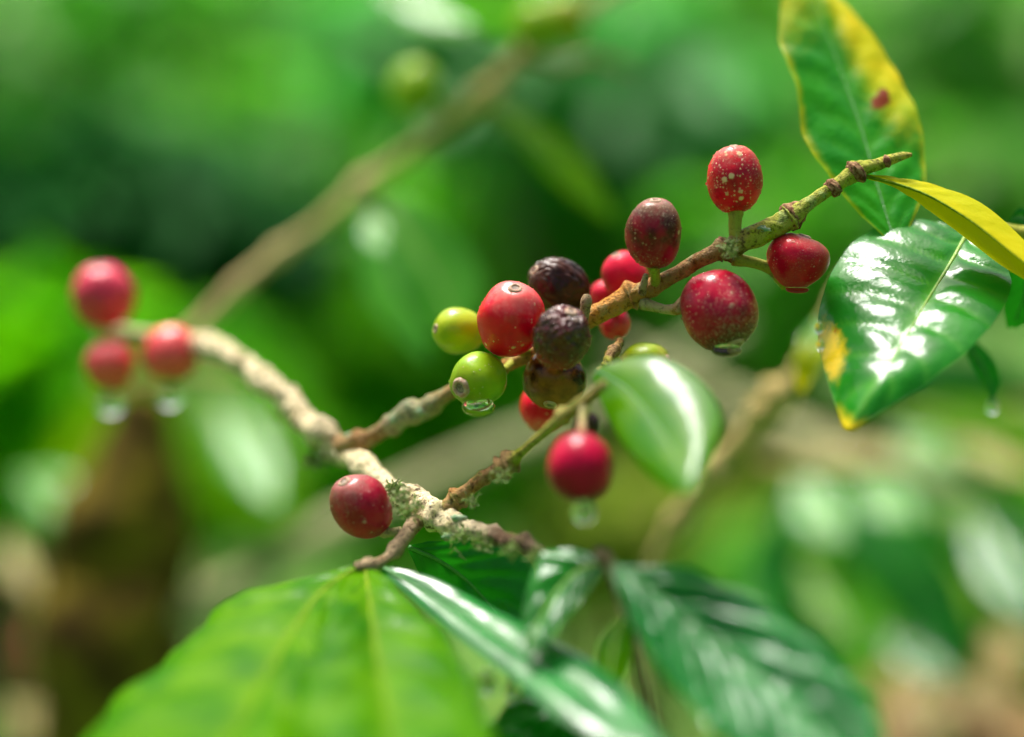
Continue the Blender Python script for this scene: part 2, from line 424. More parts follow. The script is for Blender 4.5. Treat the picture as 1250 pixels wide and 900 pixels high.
# fruit
RED, CRIM, MAROON, BROWN = (0.52, 0.006, 0.012), (0.36, 0.004, 0.012), (0.15, 0.004, 0.010), (0.035, 0.010, 0.006)
CM = {
 'speckled': cherry_mat('cherry_speckled', (0.72, 0.004, 0.020), (0.30, 0.001, 0.012), tip=(0.62, 0.16, 0.10), tip_amt=0.6, big=1.7, small=1.0, grit=0.5, fleck=(0.85, 0.58, 0.30), seed=1, mottle=0.8),
 'bright': cherry_mat('cherry_bright', (0.78, 0.001, 0.022), (0.52, 0.001, 0.018), tip=(0.75, 0.28, 0.22), tip_amt=0.5, big=0.9, small=0.3, fleck=(0.85, 0.55, 0.32), seed=4, mottle=0.6),
 'brown_top': cherry_mat('cherry_brown_top', (0.28, 0.001, 0.018), (0.04, 0.003, 0.003), tip=(0.24, 0.15, 0.08), tip_amt=0.6, big=0.3, small=0.6, grit=0.6, fleck=(0.6, 0.38, 0.22), seed=7, mottle=0.9),
 'maroon': cherry_mat('cherry_maroon', (0.40, 0.001, 0.024), (0.16, 0.001, 0.012), tip=(0.045, 0.014, 0.006), tip_amt=1.0, small=0.9, big=0.05, grit=0.8, fleck=(0.62, 0.38, 0.22), seed=11, mottle=0.6, rough=0.28),
 'drip': cherry_mat('cherry_drip', (0.66, 0.001, 0.026), (0.34, 0.001, 0.016), tip=(0.40, 0.14, 0.09), tip_amt=0.6, big=0.35, small=0.6, grit=0.25, fleck=(0.68, 0.3, 0.2), seed=15, mottle=0.6),
 'pink': cherry_mat('cherry_pink', (0.66, 0.008, 0.04), (0.56, 0.02, 0.05), seed=18, mottle=0.6, coat=0.2),
 'black': cherry_mat('cherry_black', (0.024, 0.012, 0.012), (0.07, 0.02, 0.010), tip=(0.12, 0.07, 0.045), tip_amt=0.5, seed=21, mottle=0.8, rough=0.36, coat=0.3, wrinkle=0.4),
 'wrinkled': cherry_mat('cherry_wrinkled', (0.09, 0.007, 0.007), (0.018, 0.006, 0.004), foot=(0.36, 0.008, 0.008), foot_amt=0.9, seed=24, mottle=0.9, rough=0.22, coat=0.45, wrinkle=0.4, small=0.4, big=0.2, grit=0.4, fleck=(0.55, 0.42, 0.3), bump=0.35, spec=0.2),
 'rotten': cherry_mat('cherry_rotten', (0.22, 0.07, 0.010), (0.022, 0.007, 0.004), tip=(0.34, 0.12, 0.02), tip_amt=0.6, seed=28, mottle=1.0, rough=0.22, coat=0.45),
 'dusty': cherry_mat('cherry_dusty', (0.42, 0.001, 0.026), (0.20, 0.001, 0.014), tip=(0.24, 0.15, 0.11), tip_amt=0.6, big=0.15, small=0.3, grit=0.3, fleck=(0.6, 0.4, 0.3), seed=31, mottle=0.6),
 'coral': cherry_mat('cherry_coral', (0.85, 0.07, 0.06), (0.75, 0.03, 0.05), seed=34, mottle=0.6, rough=0.45, coat=0.35, spec=0.6),
 'crimson': cherry_mat('cherry_crimson', (0.68, 0.006, 0.05), (0.5, 0.004, 0.03), seed=37, mottle=0.5, rough=0.45, coat=0.35, spec=0.6),
 'green': cherry_mat('cherry_green', (0.24, 0.40, 0.006), (0.14, 0.32, 0.006), tip=(0.3, 0.3, 0.02), tip_amt=0.4, seed=40, mottle=0.7, small=0.2, fleck=(0.5, 0.5, 0.2), coat=0.2),
 'lime': cherry_mat('cherry_lime', (0.36, 0.44, 0.004), (0.22, 0.36, 0.004), seed=43, mottle=0.7),
 'turning': cherry_mat('cherry_turning', (0.30, 0.40, 0.006), (0.2, 0.32, 0.006), tip=(0.2, 0.05, 0.01), tip_amt=0.4, foot=(0.30, 0.07, 0.01), foot_amt=0.9, seed=46, mottle=0.7, coat=0.25),
 'deep': cherry_mat('cherry_deep', (0.46, 0.001, 0.034), (0.15, 0.001, 0.014), tip=(0.12, 0.01, 0.012), tip_amt=0.5, seed=49, mottle=0.6, rough=0.3, coat=0.25),
}

# ------------------------------------------------------------------ leaves
def leaf(parent, mat, mid, left, right, ribmat, N=48, Mh=10, nveins=9, bulge=0.0006, arch=0.12, rib_px=3.2, yellow=None, spot=None,
         name='leaf', label=None, petiole=None, seed=0, rib_end=0.93, wave=0.0, curl=0.0, uneven=0.0004):
    """blade lofted over edge and midrib lines given as (px, py, dz); lateral veins pillow the blade; the midrib is a sub-part"""
    L, C, Rr = [[P(*q) for q in spline(x, N)] for x in (left, mid, right)]
    verts, vein, yel, spo, faces = [], [], [], [], []
    W = 2 * Mh + 1
    rows = []
    for i in range(N):
        row = []
        for j in range(W):
            s = (j - Mh) / Mh
            e = L[i] if s < 0 else Rr[i]
            a = abs(s)
            row.append(C[i].lerp(e, a))
        rows.append(row)
    for i in range(N):
        v = i / (N - 1)
        across = Rr[i] - L[i]
        along = C[min(i + 1, N - 1)] - C[max(i - 1, 0)]
        nrm = across.cross(along)
        nrm = nrm.normalized() if nrm.length > 1e-12 else Vector((0, 0, 1))
        if nrm.dot(CAM - C[i]) < 0: nrm = -nrm
        wid = across.length
        for j in range(W):
            s = (j - Mh) / Mh
            a = abs(s)
            ph = nveins * v - a * 1.6 + (0.5 if s < 0 else 0.0) + seed * 0.37
            fr = ph - math.floor(ph)
            pill = math.sin(math.pi * fr) ** 0.7
            fade = min(1, v * 6) * min(1, (1 - v) * 5)
            h = bulge * (pill - 0.5) * min(1, a * 4) * (1 - 0.45 * a) * fade
            h += arch * wid * a * (1 - a) * fade * 0.9
            h += wave * math.sin(v * 19 + (2 if s < 0 else 0)) * a * a * fade
            h -= curl * wid * max(0, a - 0.72) ** 2 * fade * (1 + 0.5 * math.sin(v * 47 + seed))
            q = rows[i][j] + nrm * h
            q = q + nrm * uneven * noise.noise(q * 180 + Vector((seed, 0, 0))) * min(1, a * 3)
            verts.append(q)
            dv = min(fr, 1 - fr)
            vein.append(max(math.exp(-(dv / 0.07) ** 2) * (0.8 - 0.5 * a), math.exp(-(a / 0.07) ** 2)))
            yel.append(yellow(v, s) if yellow else 0.0)
            spo.append(spot(v, s) if spot else 0.0)
    for i in range(N - 1):
        for j in range(W - 1):
            k = i * W + j
            faces.append((k, k + 1, k + W + 1, k + W))
    org = parent.location
    o = link(name, verts, faces, mat, parent, org, {'vein': vein, 'yellow': yel, 'spot': spo}, label=label)
    # midrib: proud of the blade
    nr = int(N * rib_end)
    rp, rr = [], []
    cen = [verts[i * W + Mh] for i in range(N)]
    for i in range(nr):
        rp.append(cen[i])
        dzc = spline(mid, N)[i][2]
        rr.append(max(S(rib_px, dzc) * (1 - 0.8 * i / nr), 1e-4))
    if petiole:
        pp = [P(*q) for q in spline(petiole, 10)]
        rp = pp[:-1] + rp
        rr = [S(rib_px * 1.5, petiole[0][2])] * 9 + rr
    v, f, ts = tube_geo(rp, rr, 8, 0.05, 300)
    rib = link('midrib', v, f, ribmat, o, org, {'t': ts})
    return o

# ------------------------------------------------------------------ fruit
def cherry(label, px, py, dz, rx, ry, ang, tilt, kind, stalk=None, stalk_mat='stalk', stalk_px=6, wrinkle=0.0, pear=0.0, navel=0.11, seed=0, nav=True, square=0.93, segs=56, rings=36, beads=0):
    """one coffee cherry: ang = direction of its navel in the picture plane (0 right, 90 up), tilt = degrees the navel turns towards the lens"""
    c = P(px, py, dz)
    a, tl = R(ang), R(tilt)
    ax = (RIGHT * math.cos(a) + UP * math.sin(a)) * math.cos(tl) - FWD * math.sin(tl)
    e1 = ax.orthogonal().normalized()
    e2 = ax.cross(e1)
    A, B = S(rx, dz), S(ry, dz)
    base = c - ax * B
    root = thing('coffee_cherry', label, 'coffee cherry', base, 'coffee cherries on the branches')
    verts, faces, ts = [], [], []
    off = Vector((seed * 5.1, seed * 2.3, seed))
    for i in range(rings + 1):
        th = math.pi * i / rings
        st, ct = math.sin(th) ** square if 0 < i < rings else 0.0, -math.cos(th)
        for j in range(segs):
            ph = 2 * math.pi * j / segs
            rr = A * st * (1 + pear * ct)
            zz = B * ct
            if ct > 0.93: zz -= B * 0.05 * ((ct - 0.93) / 0.07) ** 2
            if ct < -0.95: zz += B * 0.05
            d = (e1 * math.cos(ph) + e2 * math.sin(ph)) * rr + ax * zz
            nn = d.normalized()
            k = 0.06 * noise.noise(nn * 1.3 + off) + 0.010 * noise.noise(nn * 4 + off)
            if wrinkle:
                qq = Vector((nn.dot(e1) * 3.4, nn.dot(e2) * 3.4, nn.dot(ax) * 1.3)) + off
                k += wrinkle * (0.45 * math.exp(-(noise.noise(qq) / 0.10) ** 2) * -1.0 + 0.35 * noise.noise(qq * 0.7 + off) - 0.22 * math.exp(-(noise.noise(qq * 1.9) / 0.12) ** 2))
            verts.append(c + d * (1 + k))
            ts.append((1 + ct) / 2)
    for i in range(rings):
        for j in range(segs):
            j2 = (j + 1) % segs
            faces.append((i * segs + j, i * segs + j2, (i + 1) * segs + j2, (i + 1) * segs + j))
    link('skin', verts, faces, CM[kind], root, base, {'t': ts})
    if nav:
        r0 = navel * 0.01 * (rx / 40)
        tip = c + ax * (B * 0.965)
        lv, lf, lt = [], [], []
        prof = [(1.45, -0.35), (1.25, 0.25), (0.98, 0.45), (0.78, 0.3), (0.7, 0.0)]
        ns = 20
        for k, (pr, ph_) in enumerate(prof):
            for j in range(ns):
                th = 2 * math.pi * j / ns
                jit = 1 + 0.12 * noise.noise(Vector((math.cos(th), math.sin(th), seed)) * 2)
                lv.append(tip + (e1 * math.cos(th) + e2 * math.sin(th)) * r0 * pr * jit + ax * r0 * ph_ * 0.7)
                lt.append(1)
        for k in range(len(prof) - 1):
            for j in range(ns):
                j2 = (j + 1) % ns
                lf.append((k * ns + j, k * ns + j2, (k + 1) * ns + j2, (k + 1) * ns + j))
        ring = link('navel_ring', lv, lf, M['navel_ring'], root, base, {'t': lt})
        dv = [tip + ax * r0 * 0.12]
        df = []
        for j in range(ns):
            th = 2 * math.pi * j / ns
            dv.append(tip + (e1 * math.cos(th) + e2 * math.sin(th)) * r0 * 0.85)
        for j in range(ns):
            df.append((0, 1 + j, 1 + (j + 1) % ns))
        link('navel_disc', dv, df, M['navel'], ring, base)
    if beads:
        rb_ = random.Random(seed * 13 + 5)
        bv, bf = [], []
        for _ in range(beads):
            i = int(rb_.triangular(3, rings - 3, rings * rb_.choice((0.25, 0.8))))
            jj = rb_.randrange(segs)
            q = verts[i * segs + jj]
            nn = (q - c).normalized()
            r = rb_.uniform(0.00008, 0.00026) * (1.6 if rb_.random() < 0.12 else 1)
            u_ = nn.orthogonal().normalized(); w_ = nn.cross(u_)
            k = len(bv)
            for a_ in range(5):
                th = math.pi * 0.5 * a_ / 4
                for b2 in range(8):
                    ph = 2 * math.pi * b2 / 8
                    bv.append(q + (u_ * math.cos(ph) + w_ * math.sin(ph)) * r * math.cos(th) + nn * r * 0.8 * math.sin(th))
            for a_ in range(4):
                for b2 in range(8):
                    b3 = (b2 + 1) % 8
                    bf.append((k + a_ * 8 + b2, k + a_ * 8 + b3, k + a_ * 8 + 8 + b3, k + a_ * 8 + 8 + b2))
        link('rain_beads', bv, bf, M['water'], root, base, kind='stuff')
    if stalk:
        pts = [P(*q) for q in spline(stalk, 12)]
        pts = [base + ax * B * 0.12] + pts
        n = len(pts)
        rad = [S(stalk_px, dz) * (1.15 - 0.3 * math.sin(math.pi * i / (n - 1))) for i in range(n)]
        v, f, t_ = tube_geo(pts, rad, 14, 0.12, 350, seed)
        link('stalk', v, f, M[stalk_mat], root, base, {'t': t_})
    return root

def drop(label, px, py, dz, wpx, hpx, name='water_drop', neck=0.75):
    """a hanging drop: wide at the bottom, its neck against what it hangs from; px, py = its lowest point"""
    A, H = S(wpx, dz), S(hpx, dz)
    bot = P(px, py, dz)
    z = Vector((0, 0, 1))
    verts, faces = [], []
    rings, segs = 18, 28
    x, y = RIGHT, Vector((0, 1, 0))
    top = bot + z * H
    for i in range(rings + 1):
        t = i / rings
        h = (1 - math.cos(math.pi * t)) / 2
        r = A * math.sqrt(max(0, 1 - (2 * h - 1) ** 2)) * (1 - (1 - neck) * h)
        for j in range(segs):
            th = 2 * math.pi * j / segs
            verts.append(bot + z * H * h + (x * math.cos(th) + y * math.sin(th)) * r)
    for i in range(rings):
        for j in range(segs):
            j2 = (j + 1) % segs
            faces.append((i * segs + j, i * segs + j2, (i + 1) * segs + j2, (i + 1) * segs + j))
    o = link(name, verts, faces, M['water'], None, top)
    o['label'] = label
    o['category'] = 'water drop'
    o['group'] = 'water drops hanging from fruit and leaves'
    return o

def tuft(parent, pts, n, size, mat, seed, name='moss_tuft'):
    """a tuft of moss: many small curved blades rooted on the twig at (px, py, dz, spread px)"""
    rr = random.Random(seed)
    verts, faces = [], []
    for (px, py, dz, sp) in pts:
        for _ in range(n):
            p = P(px + rr.gauss(0, sp), py + rr.gauss(0, sp * 0.8), dz + rr.gauss(0, sp / 70))
            d = Vector((rr.gauss(0, 1), rr.gauss(0, 1), rr.gauss(0.3, 1))).normalized()
            s = d.orthogonal().normalized() * size * 0.14
            l = size * rr.uniform(0.5, 1.3)
            up = d.cross(s).normalized() * l * rr.uniform(-0.4, 0.4)
            k = len(verts)
            verts += [p - s, p + s, p + d * l * 0.55 + s * 0.8 + up * 0.3, p + d * l * 0.55 - s * 0.8 + up * 0.3, p + d * l + up]
            faces += [(k, k + 1, k + 2, k + 3), (k + 3, k + 2, k + 4)]
    return link(name, verts, faces, M[mat], parent, parent.location, kind='stuff', smooth=False)

def lump(parent, name, px, py, dz, rpx, mat, seed=0, squash=0.6, rough=0.35):
    """a small irregular patch grown on the bark"""
    c = P(px, py, dz)
    r = S(rpx, dz)
    verts, faces = [], []
    n, s = 8, 14
    for i in range(n + 1):
        th = math.pi * i / n
        for j in range(s):
            ph = 2 * math.pi * j / s
            d = Vector((math.sin(th) * math.cos(ph), math.sin(th) * math.sin(ph), math.cos(th)))
            k = 1 + rough * noise.noise(d * 2.5 + Vector((seed * 3.1, 0, 0))) + rough * 0.6 * noise.noise(d * 6 + Vector((0, seed, 0)))
            verts.append(c + Vector((d.x, d.y * squash, d.z * squash)) * r * k)
    for i in range(n):
        for j in range(s):
            j2 = (j + 1) % s
            faces.append((i * s + j, i * s + j2, (i + 1) * s + j2, (i + 1) * s + j))
    return link(name, verts, faces, M[mat], parent, parent.location)

#==BODY==
# ------------------------------------------------------------------ the setting: ground
def ground():
    m, nt, b = new_mat('ground_soil')
    v = coords(nt, 1.0)
    n1 = noise_t(nt, v, 0.9, 5, 0.6)
    n2 = noise_t(nt, v, 6.0, 5, 0.65)
    n3 = noise_t(nt, v, 40.0, 4, 0.65)
    col = ramp(nt, math_(nt, 'ADD', math_(nt, 'MULTIPLY', n1, 0.6), math_(nt, 'MULTIPLY', n2, 0.4)),
               [(0.3, (0.03, 0.12, 0.005)), (0.45, (0.05, 0.19, 0.006)), (0.58, (0.08, 0.21, 0.010)), (0.72, (0.16, 0.16, 0.04)), (0.85, (0.2, 0.14, 0.07))])
    col = mixc(nt, math_(nt, 'MULTIPLY', n3, 0.5), col, (0.03, 0.05, 0.01))
    nt.links.new(col, b.inputs['Base Color'])
    b.inputs['Roughness'].default_value = 0.9
    bp = nd(nt, 'ShaderNodeBump', {'Height': n3, 'Strength': 0.6, 'Distance': 0.03})
    nt.links.new(bp.outputs[0], b.inputs['Normal'])
    n = 60
    verts, faces = [], []
    xs = [math.copysign(abs(2 * i / n - 1) ** 2.2 * 120, 2 * i / n - 1) for i in range(n + 1)]
    for y in xs:
        for x in xs:
            z = 0.05 * noise.noise(Vector((x * 0.5, y * 0.5, 0))) + 0.02 * noise.noise(Vector((x * 1.7, y * 1.7, 3)))
            verts.append((x, y + 4, z))
    for i in range(n):
        for j in range(n):
            k = i * (n + 1) + j
            faces.append((k, k + 1, k + n + 2, k + n + 1))
    link('ground', verts, faces, m, kind='structure')
ground()

# ------------------------------------------------------------------ background shrubs
def leaf_cards(verts, faces, c, d, nrm, l, wd, droop):
    """one small leaf of a mass: pointed, folded along its midrib, drooping at the tip"""
    s = d.cross(nrm).normalized()
    up = s.cross(d).normalized()
    k = len(verts)
    for t, wv in ((0.0, 0.0), (0.22, 0.72), (0.5, 1.0), (0.78, 0.62), (1.0, 0.0)):
        p = c + d * l * t - Vector((0, 0, 1)) * droop * l * t * t
        if wv == 0:
            verts.append(p)
        else:
            verts.extend([p - s * wd * wv + up * wd * 0.3 * wv, p, p + s * wd * wv + up * wd * 0.3 * wv])
    faces += [(k, k + 2, k + 1), (k, k + 3, k + 2)]
    for q in (0, 3):
        b0 = k + 1 + q
        faces += [(b0, b0 + 1, b0 + 4, b0 + 3), (b0 + 1, b0 + 2, b0 + 5, b0 + 4)]
    faces += [(k + 7, k + 8, k + 10), (k + 8, k + 9, k + 10)]

def mass(rr, verts, faces, c, rad, n, lsize):
    for _ in range(n):
        while True:
            q = Vector((rr.uniform(-1, 1), rr.uniform(-1, 1), rr.uniform(-1, 1)))
            if 0.15 < q.length < 1: break
        q = q.normalized() * q.length ** 0.55
        k = 0.82 + 0.36 * noise.noise(q * 2.1 + c * 3)
        p = c + Vector((q.x * rad[0], q.y * rad[1], q.z * rad[2])) * k
        d = Vector((q.x + rr.gauss(0, 0.6), q.y + rr.gauss(0, 0.6), rr.gauss(-0.15, 0.4))).normalized()
        nrm = Vector((rr.gauss(0, 0.4), rr.gauss(-0.15, 0.4), 1)).normalized()
        l = lsize * rr.uniform(0.6, 1.25)
        leaf_cards(verts, faces, p - d * l * 0.3, d, nrm, l, l * rr.uniform(0.17, 0.24), rr.uniform(0.1, 0.5))

def shrub(label, blobs, mat, lsize=0.10, seed=0, dens=1.0, trunk='bark_brown', name='coffee_shrub', cat='shrub'):
    """blobs = (px, py, dz, rx px, ry px, leaves); a forked trunk from the ground carries every clump"""
    rr = random.Random(seed)
    blobs = [(a, b, c * 0.78, rx, ry, n) for a, b, c, rx, ry, n in blobs]
    cs = [(P(a, b, c), S(rx, c), S(ry, c), n) for a, b, c, rx, ry, n in blobs]
    foot = sum((c for c, *_ in cs), Vector()) / len(cs)
    foot = Vector((foot.x + rr.uniform(-.05, .05), foot.y + rr.uniform(-.05, .05), -0.03))
    root = thing(name, label, cat, foot, 'coffee shrubs and weeds behind the branch')
    verts, faces = [], []
    tv, tf, tt = [], [], []
    zc = max(min(c.z for c, *_ in cs) * 0.45, 0.02)
    fork = foot + Vector((rr.uniform(-.03, .03), rr.uniform(-.03, .03), zc + 0.03))
    def add(a, b, r0, r1):
        pts = [a.lerp(b, i / 9) + Vector((noise.noise(a * 5 + Vector((i * .3, 0, seed))), noise.noise(b * 5 + Vector((0, i * .3, seed))), 0)) * 0.03 * math.sin(math.pi * i / 9) for i in range(10)]
        v, f, t = tube_geo(pts, [r0 + (r1 - r0) * i / 9 for i in range(10)], 9, 0.1, 40, seed)
        k = len(tv)
        tv.extend(v); tf.extend(tuple(x + k for x in q) for q in f); tt.extend(t)
    add(foot, fork, 0.02, 0.014)
    for c, rx, ry, n in cs:
        add(fork, c, 0.012, 0.005)
        for _ in range(4):
            add(c - Vector((0, 0, ry * 0.3)), c + Vector((rr.uniform(-rx, rx), rr.uniform(-rx, rx), rr.uniform(-.2, .9) * ry)) * 0.8, 0.005, 0.002)
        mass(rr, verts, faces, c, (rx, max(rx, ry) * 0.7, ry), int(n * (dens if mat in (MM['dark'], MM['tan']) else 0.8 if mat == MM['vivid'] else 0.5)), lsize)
    link('trunk', tv, tf, M[trunk], root, foot, {'t': tt})
    link('crown', verts, faces, mat, root, foot, kind='stuff')
    return root

MM = {
 'mid': mass_mat('mass_mid', [(0.03, 0.20, 0.012), (0.08, 0.32, 0.016), (0.13, 0.40, 0.024), (0.22, 0.44, 0.03)], (0.16, 0.75, 0.02), 0.55, 0.45, 0.12),
 'blue': mass_mat('mass_blue', [(0.03, 0.17, 0.016), (0.07, 0.28, 0.022), (0.12, 0.37, 0.035), (0.22, 0.42, 0.04)], (0.14, 0.7, 0.04), 0.55, 0.45, 0.12),
 'dark': mass_mat('mass_shade', [(0.003, 0.05, 0.008), (0.006, 0.08, 0.010), (0.012, 0.12, 0.014)], (0.015, 0.25, 0.014), 0.25),  # shade between the leaves painted in as darker greens
 'vivid': mass_mat('mass_vivid', [(0.06, 0.30, 0.002), (0.10, 0.40, 0.002), (0.15, 0.45, 0.003)], (0.22, 0.85, 0.003), 0.6),
 'olive': mass_mat('mass_olive', [(0.10, 0.22, 0.010), (0.16, 0.29, 0.012), (0.24, 0.34, 0.03), (0.28, 0.26, 0.06)], (0.32, 0.52, 0.02), 0.48),
 'mint': mass_mat('mass_mint', [(0.03, 0.24, 0.03), (0.07, 0.36, 0.07), (0.14, 0.42, 0.11)], (0.14, 0.7, 0.10), 0.5, 0.45, 0.25),
 'tan': mass_mat('mass_tan', [(0.12, 0.07, 0.02), (0.24, 0.15, 0.06), (0.4, 0.28, 0.14), (0.16, 0.18, 0.03)], (0.4, 0.3, 0.1), 0.3, 0.6),
}
shrub('bluish green coffee shrub filling the upper left corner', [(60, 40, 210, 280, 190, 420), (330, 40, 230, 230, 150, 300)], MM['blue'], 0.10, 1)
shrub('green shrub with shade painted into its dark leaves behind the topmost cherry of the left trio', [(95, 225, 120, 180, 65, 300), (285, 265, 130, 100, 50, 110)], MM['dark'], 0.09, 2)
shrub('mid green shrub behind the middle of the tan diagonal branch', [(340, 150, 190, 190, 100, 200)], MM['mid'], 0.09, 3)
shrub('vivid lime green shrub at the left edge beside the red cherries', [(20, 455, 85, 190, 130, 420), (230, 500, 110, 130, 130, 240)], MM['vivid'], 0.08, 4)
shrub('yellow green shrub below the tan diagonal branch', [(440, 470, 150, 230, 200, 560), (560, 340, 180, 170, 160, 300), (330, 380, 170, 130, 80, 160)], MM['vivid'], 0.09, 5)
shrub('pale mint leafed shrub at the top centre', [(560, 30, 150, 180, 90, 180), (760, 100, 170, 190, 110, 220)], MM['mint'], 0.11, 6)
shrub('mid green shrub behind the red speckled cherry at the top of the twig', [(890, 110, 200, 250, 200, 520), (700, 260, 190, 200, 140, 330)], MM['mid'], 0.10, 7)
shrub('light green shrub between the dripping maroon cherry and the yellow margined leaf', [(960, 320, 150, 160, 120, 300), (780, 300, 170, 130, 110, 200)], MM['mid'], 0.085, 16)
shrub('teal green shrub filling the upper right corner', [(1190, 60, 180, 170, 150, 330)], MM['blue'], 0.10, 8)
shrub('deep green shrub at the right edge beside the yellow margined leaf', [(1200, 230, 140, 150, 110, 260)], MM['blue'], 0.09, 9)
shrub('olive green shrub behind the dripping maroon cherry', [(900, 430, 180, 200, 190, 480), (1060, 520, 210, 200, 90, 220)], MM['olive'], 0.09, 10)
shrub('mid green shrub low at the right behind the big dark leaves', [(1120, 700, 90, 190, 130, 300)], MM['mid'], 0.11, 11)
shrub('yellowish weedy shrub below the blurred crimson cherry', [(820, 650, 130, 150, 110, 200), (620, 600, 190, 130, 90, 120)], MM['olive'], 0.08, 12)
shrub('olive weed behind the ridged dark leaf', [(1010, 760, 95, 120, 90, 160)], MM['olive'], 0.07, 15, name='weed', cat='weed')
shrub('dry tan weed in the lower right corner', [(1170, 870, 60, 80, 50, 50)], MM['tan'], 0.05, 13, name='dry_weed', cat='weed')
shrub('brown withered weed at the lower left corner', [(20, 760, 90, 80, 120, 120)], MM['tan'], 0.05, 14, name='dry_weed', cat='weed')

def cover():
    rr = random.Random(99)
    verts, faces = [], []
    for _ in range(7000):
        y = 0.9 + 9 * rr.random() ** 1.6
        x = rr.uniform(-0.55, 0.55) * (y + 1.2) * 1.5
        d = Vector((rr.gauss(0, 1), rr.gauss(0, 1), rr.uniform(0.1, 1.2))).normalized()
        leaf_cards(verts, faces, Vector((x, y, 0.0)), d, Vector((rr.gauss(0, .4), rr.gauss(0, .4), 1)).normalized(), rr.uniform(0.05, 0.13), rr.uniform(0.008, 0.02), 0.3)
    o = link('ground_cover', verts, faces, mass_mat('mass_cover', [(0.06, 0.18, 0.008), (0.12, 0.28, 0.010), (0.2, 0.32, 0.02), (0.24, 0.2, 0.06)], (0.2, 0.5, 0.02)), kind='stuff')
    o['label'] = 'low green weeds covering the ground'
    verts, faces = [], []
    for i in range(64):  # ring carried on unseen behind the camera to cut low sky light
        an = 2 * math.pi * i / 64 + rr.uniform(-.04, .04)
        rad = rr.uniform(7.0, 9.0)
        h = rr.uniform(1.6, 2.9)
        mass(rr, verts, faces, Vector((math.sin(an) * rad, math.cos(an) * rad + 2.0, h * 0.85)), (0.75, 0.7, h), 150, 0.3)
    for px, dz in ((-420, 150), (-950, 170), (1650, 150), (2150, 165)):
        c = P(px, 250, dz)
        mass(rr, verts, faces, c, (S(330, dz), S(300, dz), S(260, dz)), 280, 0.10)
        mass(rr, verts, faces, Vector((c.x, c.y, c.z * 0.4)), (S(200, dz), S(200, dz), c.z * 0.4), 120, 0.10)
    o = link('far_wood', verts, faces, MM['mid'], kind='stuff')
    o['label'] = 'far wood of green coffee bushes closing the view, extended unseen behind the camera to cut low sky light'
cover()

def flat_leaf(parent, mat, px, py, dz, dx, dy, wd, label, arch=0.15):
    """a level blurred leaf centred at px, py, its tip towards (dx, dy) pixels, tilted up to the bright sky"""
    k = FRAME / 1250.0 * (DIST + dz + BACK) / DIST
    dep = lambda x, y: (x, y, dz - (0.2 * (x - px) * k + 1.2 * (y - py) * k))
    L = math.hypot(dx, dy)
    ux, uy = dx / L, dy / L
    mid, le, ri = [], [], []
    for t, w_ in ((-.5, .03), (-.25, .75), (0, 1), (.25, .75), (.5, .03)):
        x, y = px + dx * t, py + dy * t
        mid.append(dep(x, y))
        le.append(dep(x + uy * wd / 2 * w_, y - ux * wd / 2 * w_))
        ri.append(dep(x - uy * wd / 2 * w_, y + ux * wd / 2 * w_))
    return leaf(parent, mat, mid, le, ri, M['midrib'], 24, 6, nveins=5, bulge=0.0008, arch=arch, label=label)

# ------------------------------------------------------------------ background branches
BACK = 0.0
# tan diagonal branch with its own leaves and green fruit
org = P(420, 260, 20)
far = thing('coffee_branch', 'blurred tan branch running diagonally across the upper left background', 'branch', org, 'coffee branches')
stem('stem', far, [(190, 445, 17, 7.5), (245, 395, 18, 9.0), (290, 350, 18.5, 9.0), (340, 308, 19, 9.8), (392, 272, 19.5, 8.2), (445, 226, 20, 10.5), (520, 172, 20, 8.2), (588, 118, 20, 11.2), (640, 66, 20, 9.0), (700, 20, 20, 8.2), (790, -30, 20, 7.5)], M['bark_diag'], 120, 16, 0.16, 140,
     knots=((0.2, 0.4, 0.015), (0.3, 0.3, 0.012), (0.5, 0.6, 0.018), (0.6, 0.3, 0.012), (0.7, 0.6, 0.02), (0.8, 0.5, 0.02), (0.9, 0.6, 0.015)), seed=3)
stem('side_twig', far, [(588, 120, 20, 6), (640, 150, 19.5, 5), (690, 190, 19, 4), (730, 240, 18.5, 3)], M['bark_far'], 30, 10, 0.15, seed=41)
stem('side_twig', far, [(640, 64, 20, 6), (680, 80, 21, 5), (720, 70, 22, 4), (770, 85, 23, 3)], M['bark_brown'], 30, 10, 0.15, seed=42)
leaf(far, M['leaf_far'], [(450, 232, 20), (490, 280, 19), (530, 340, 18), (560, 410, 17)], [(450, 232, 20), (460, 290, 19), (490, 360, 18), (555, 415, 17)], [(452, 230, 20), (535, 265, 19), (590, 340, 18), (566, 410, 17)], M['midrib'], 24, 6, label='pale green blurred leaf hanging from the tan branch')
leaf(far, M['leaf_far'], [(455, 240, 20), (458, 290, 19), (490, 360, 18), (520, 440, 17)], [(453, 240, 20), (435, 290, 19), (450, 370, 18), (515, 440, 17)], [(457, 240, 20), (485, 290, 19), (520, 360, 18), (524, 440, 17)], M['midrib_dark'], 24, 6, label='darker blurred leaf hanging from the tan branch')
leaf(far, M['leaf_fresh'], [(590, 125, 20), (640, 160, 19), (690, 205, 18), (745, 265, 17)], [(590, 127, 20), (635, 172, 19), (680, 225, 18), (740, 268, 17)], [(591, 123, 20), (650, 145, 19), (712, 190, 18), (750, 262, 17)], M['midrib'], 24, 6, label='narrow blurred leaf below the knot of the tan branch')
leaf(far, M['leaf_far'], [(700, 30, 21), (660, 20, 20), (600, 5, 19), (540, -10, 18)], [(700, 34, 21), (655, 45, 20), (590, 40, 19), (535, -5, 18)], [(700, 26, 21), (665, 0, 20), (600, -30, 19), (540, -14, 18)], M['midrib'], 24, 6, label='pale blurred leaf at the top edge')
flat_leaf(far, M['leaf_far'], 530, 8, 20, 150, 40, 70, 'level leaf with a pale gleam at the top edge')
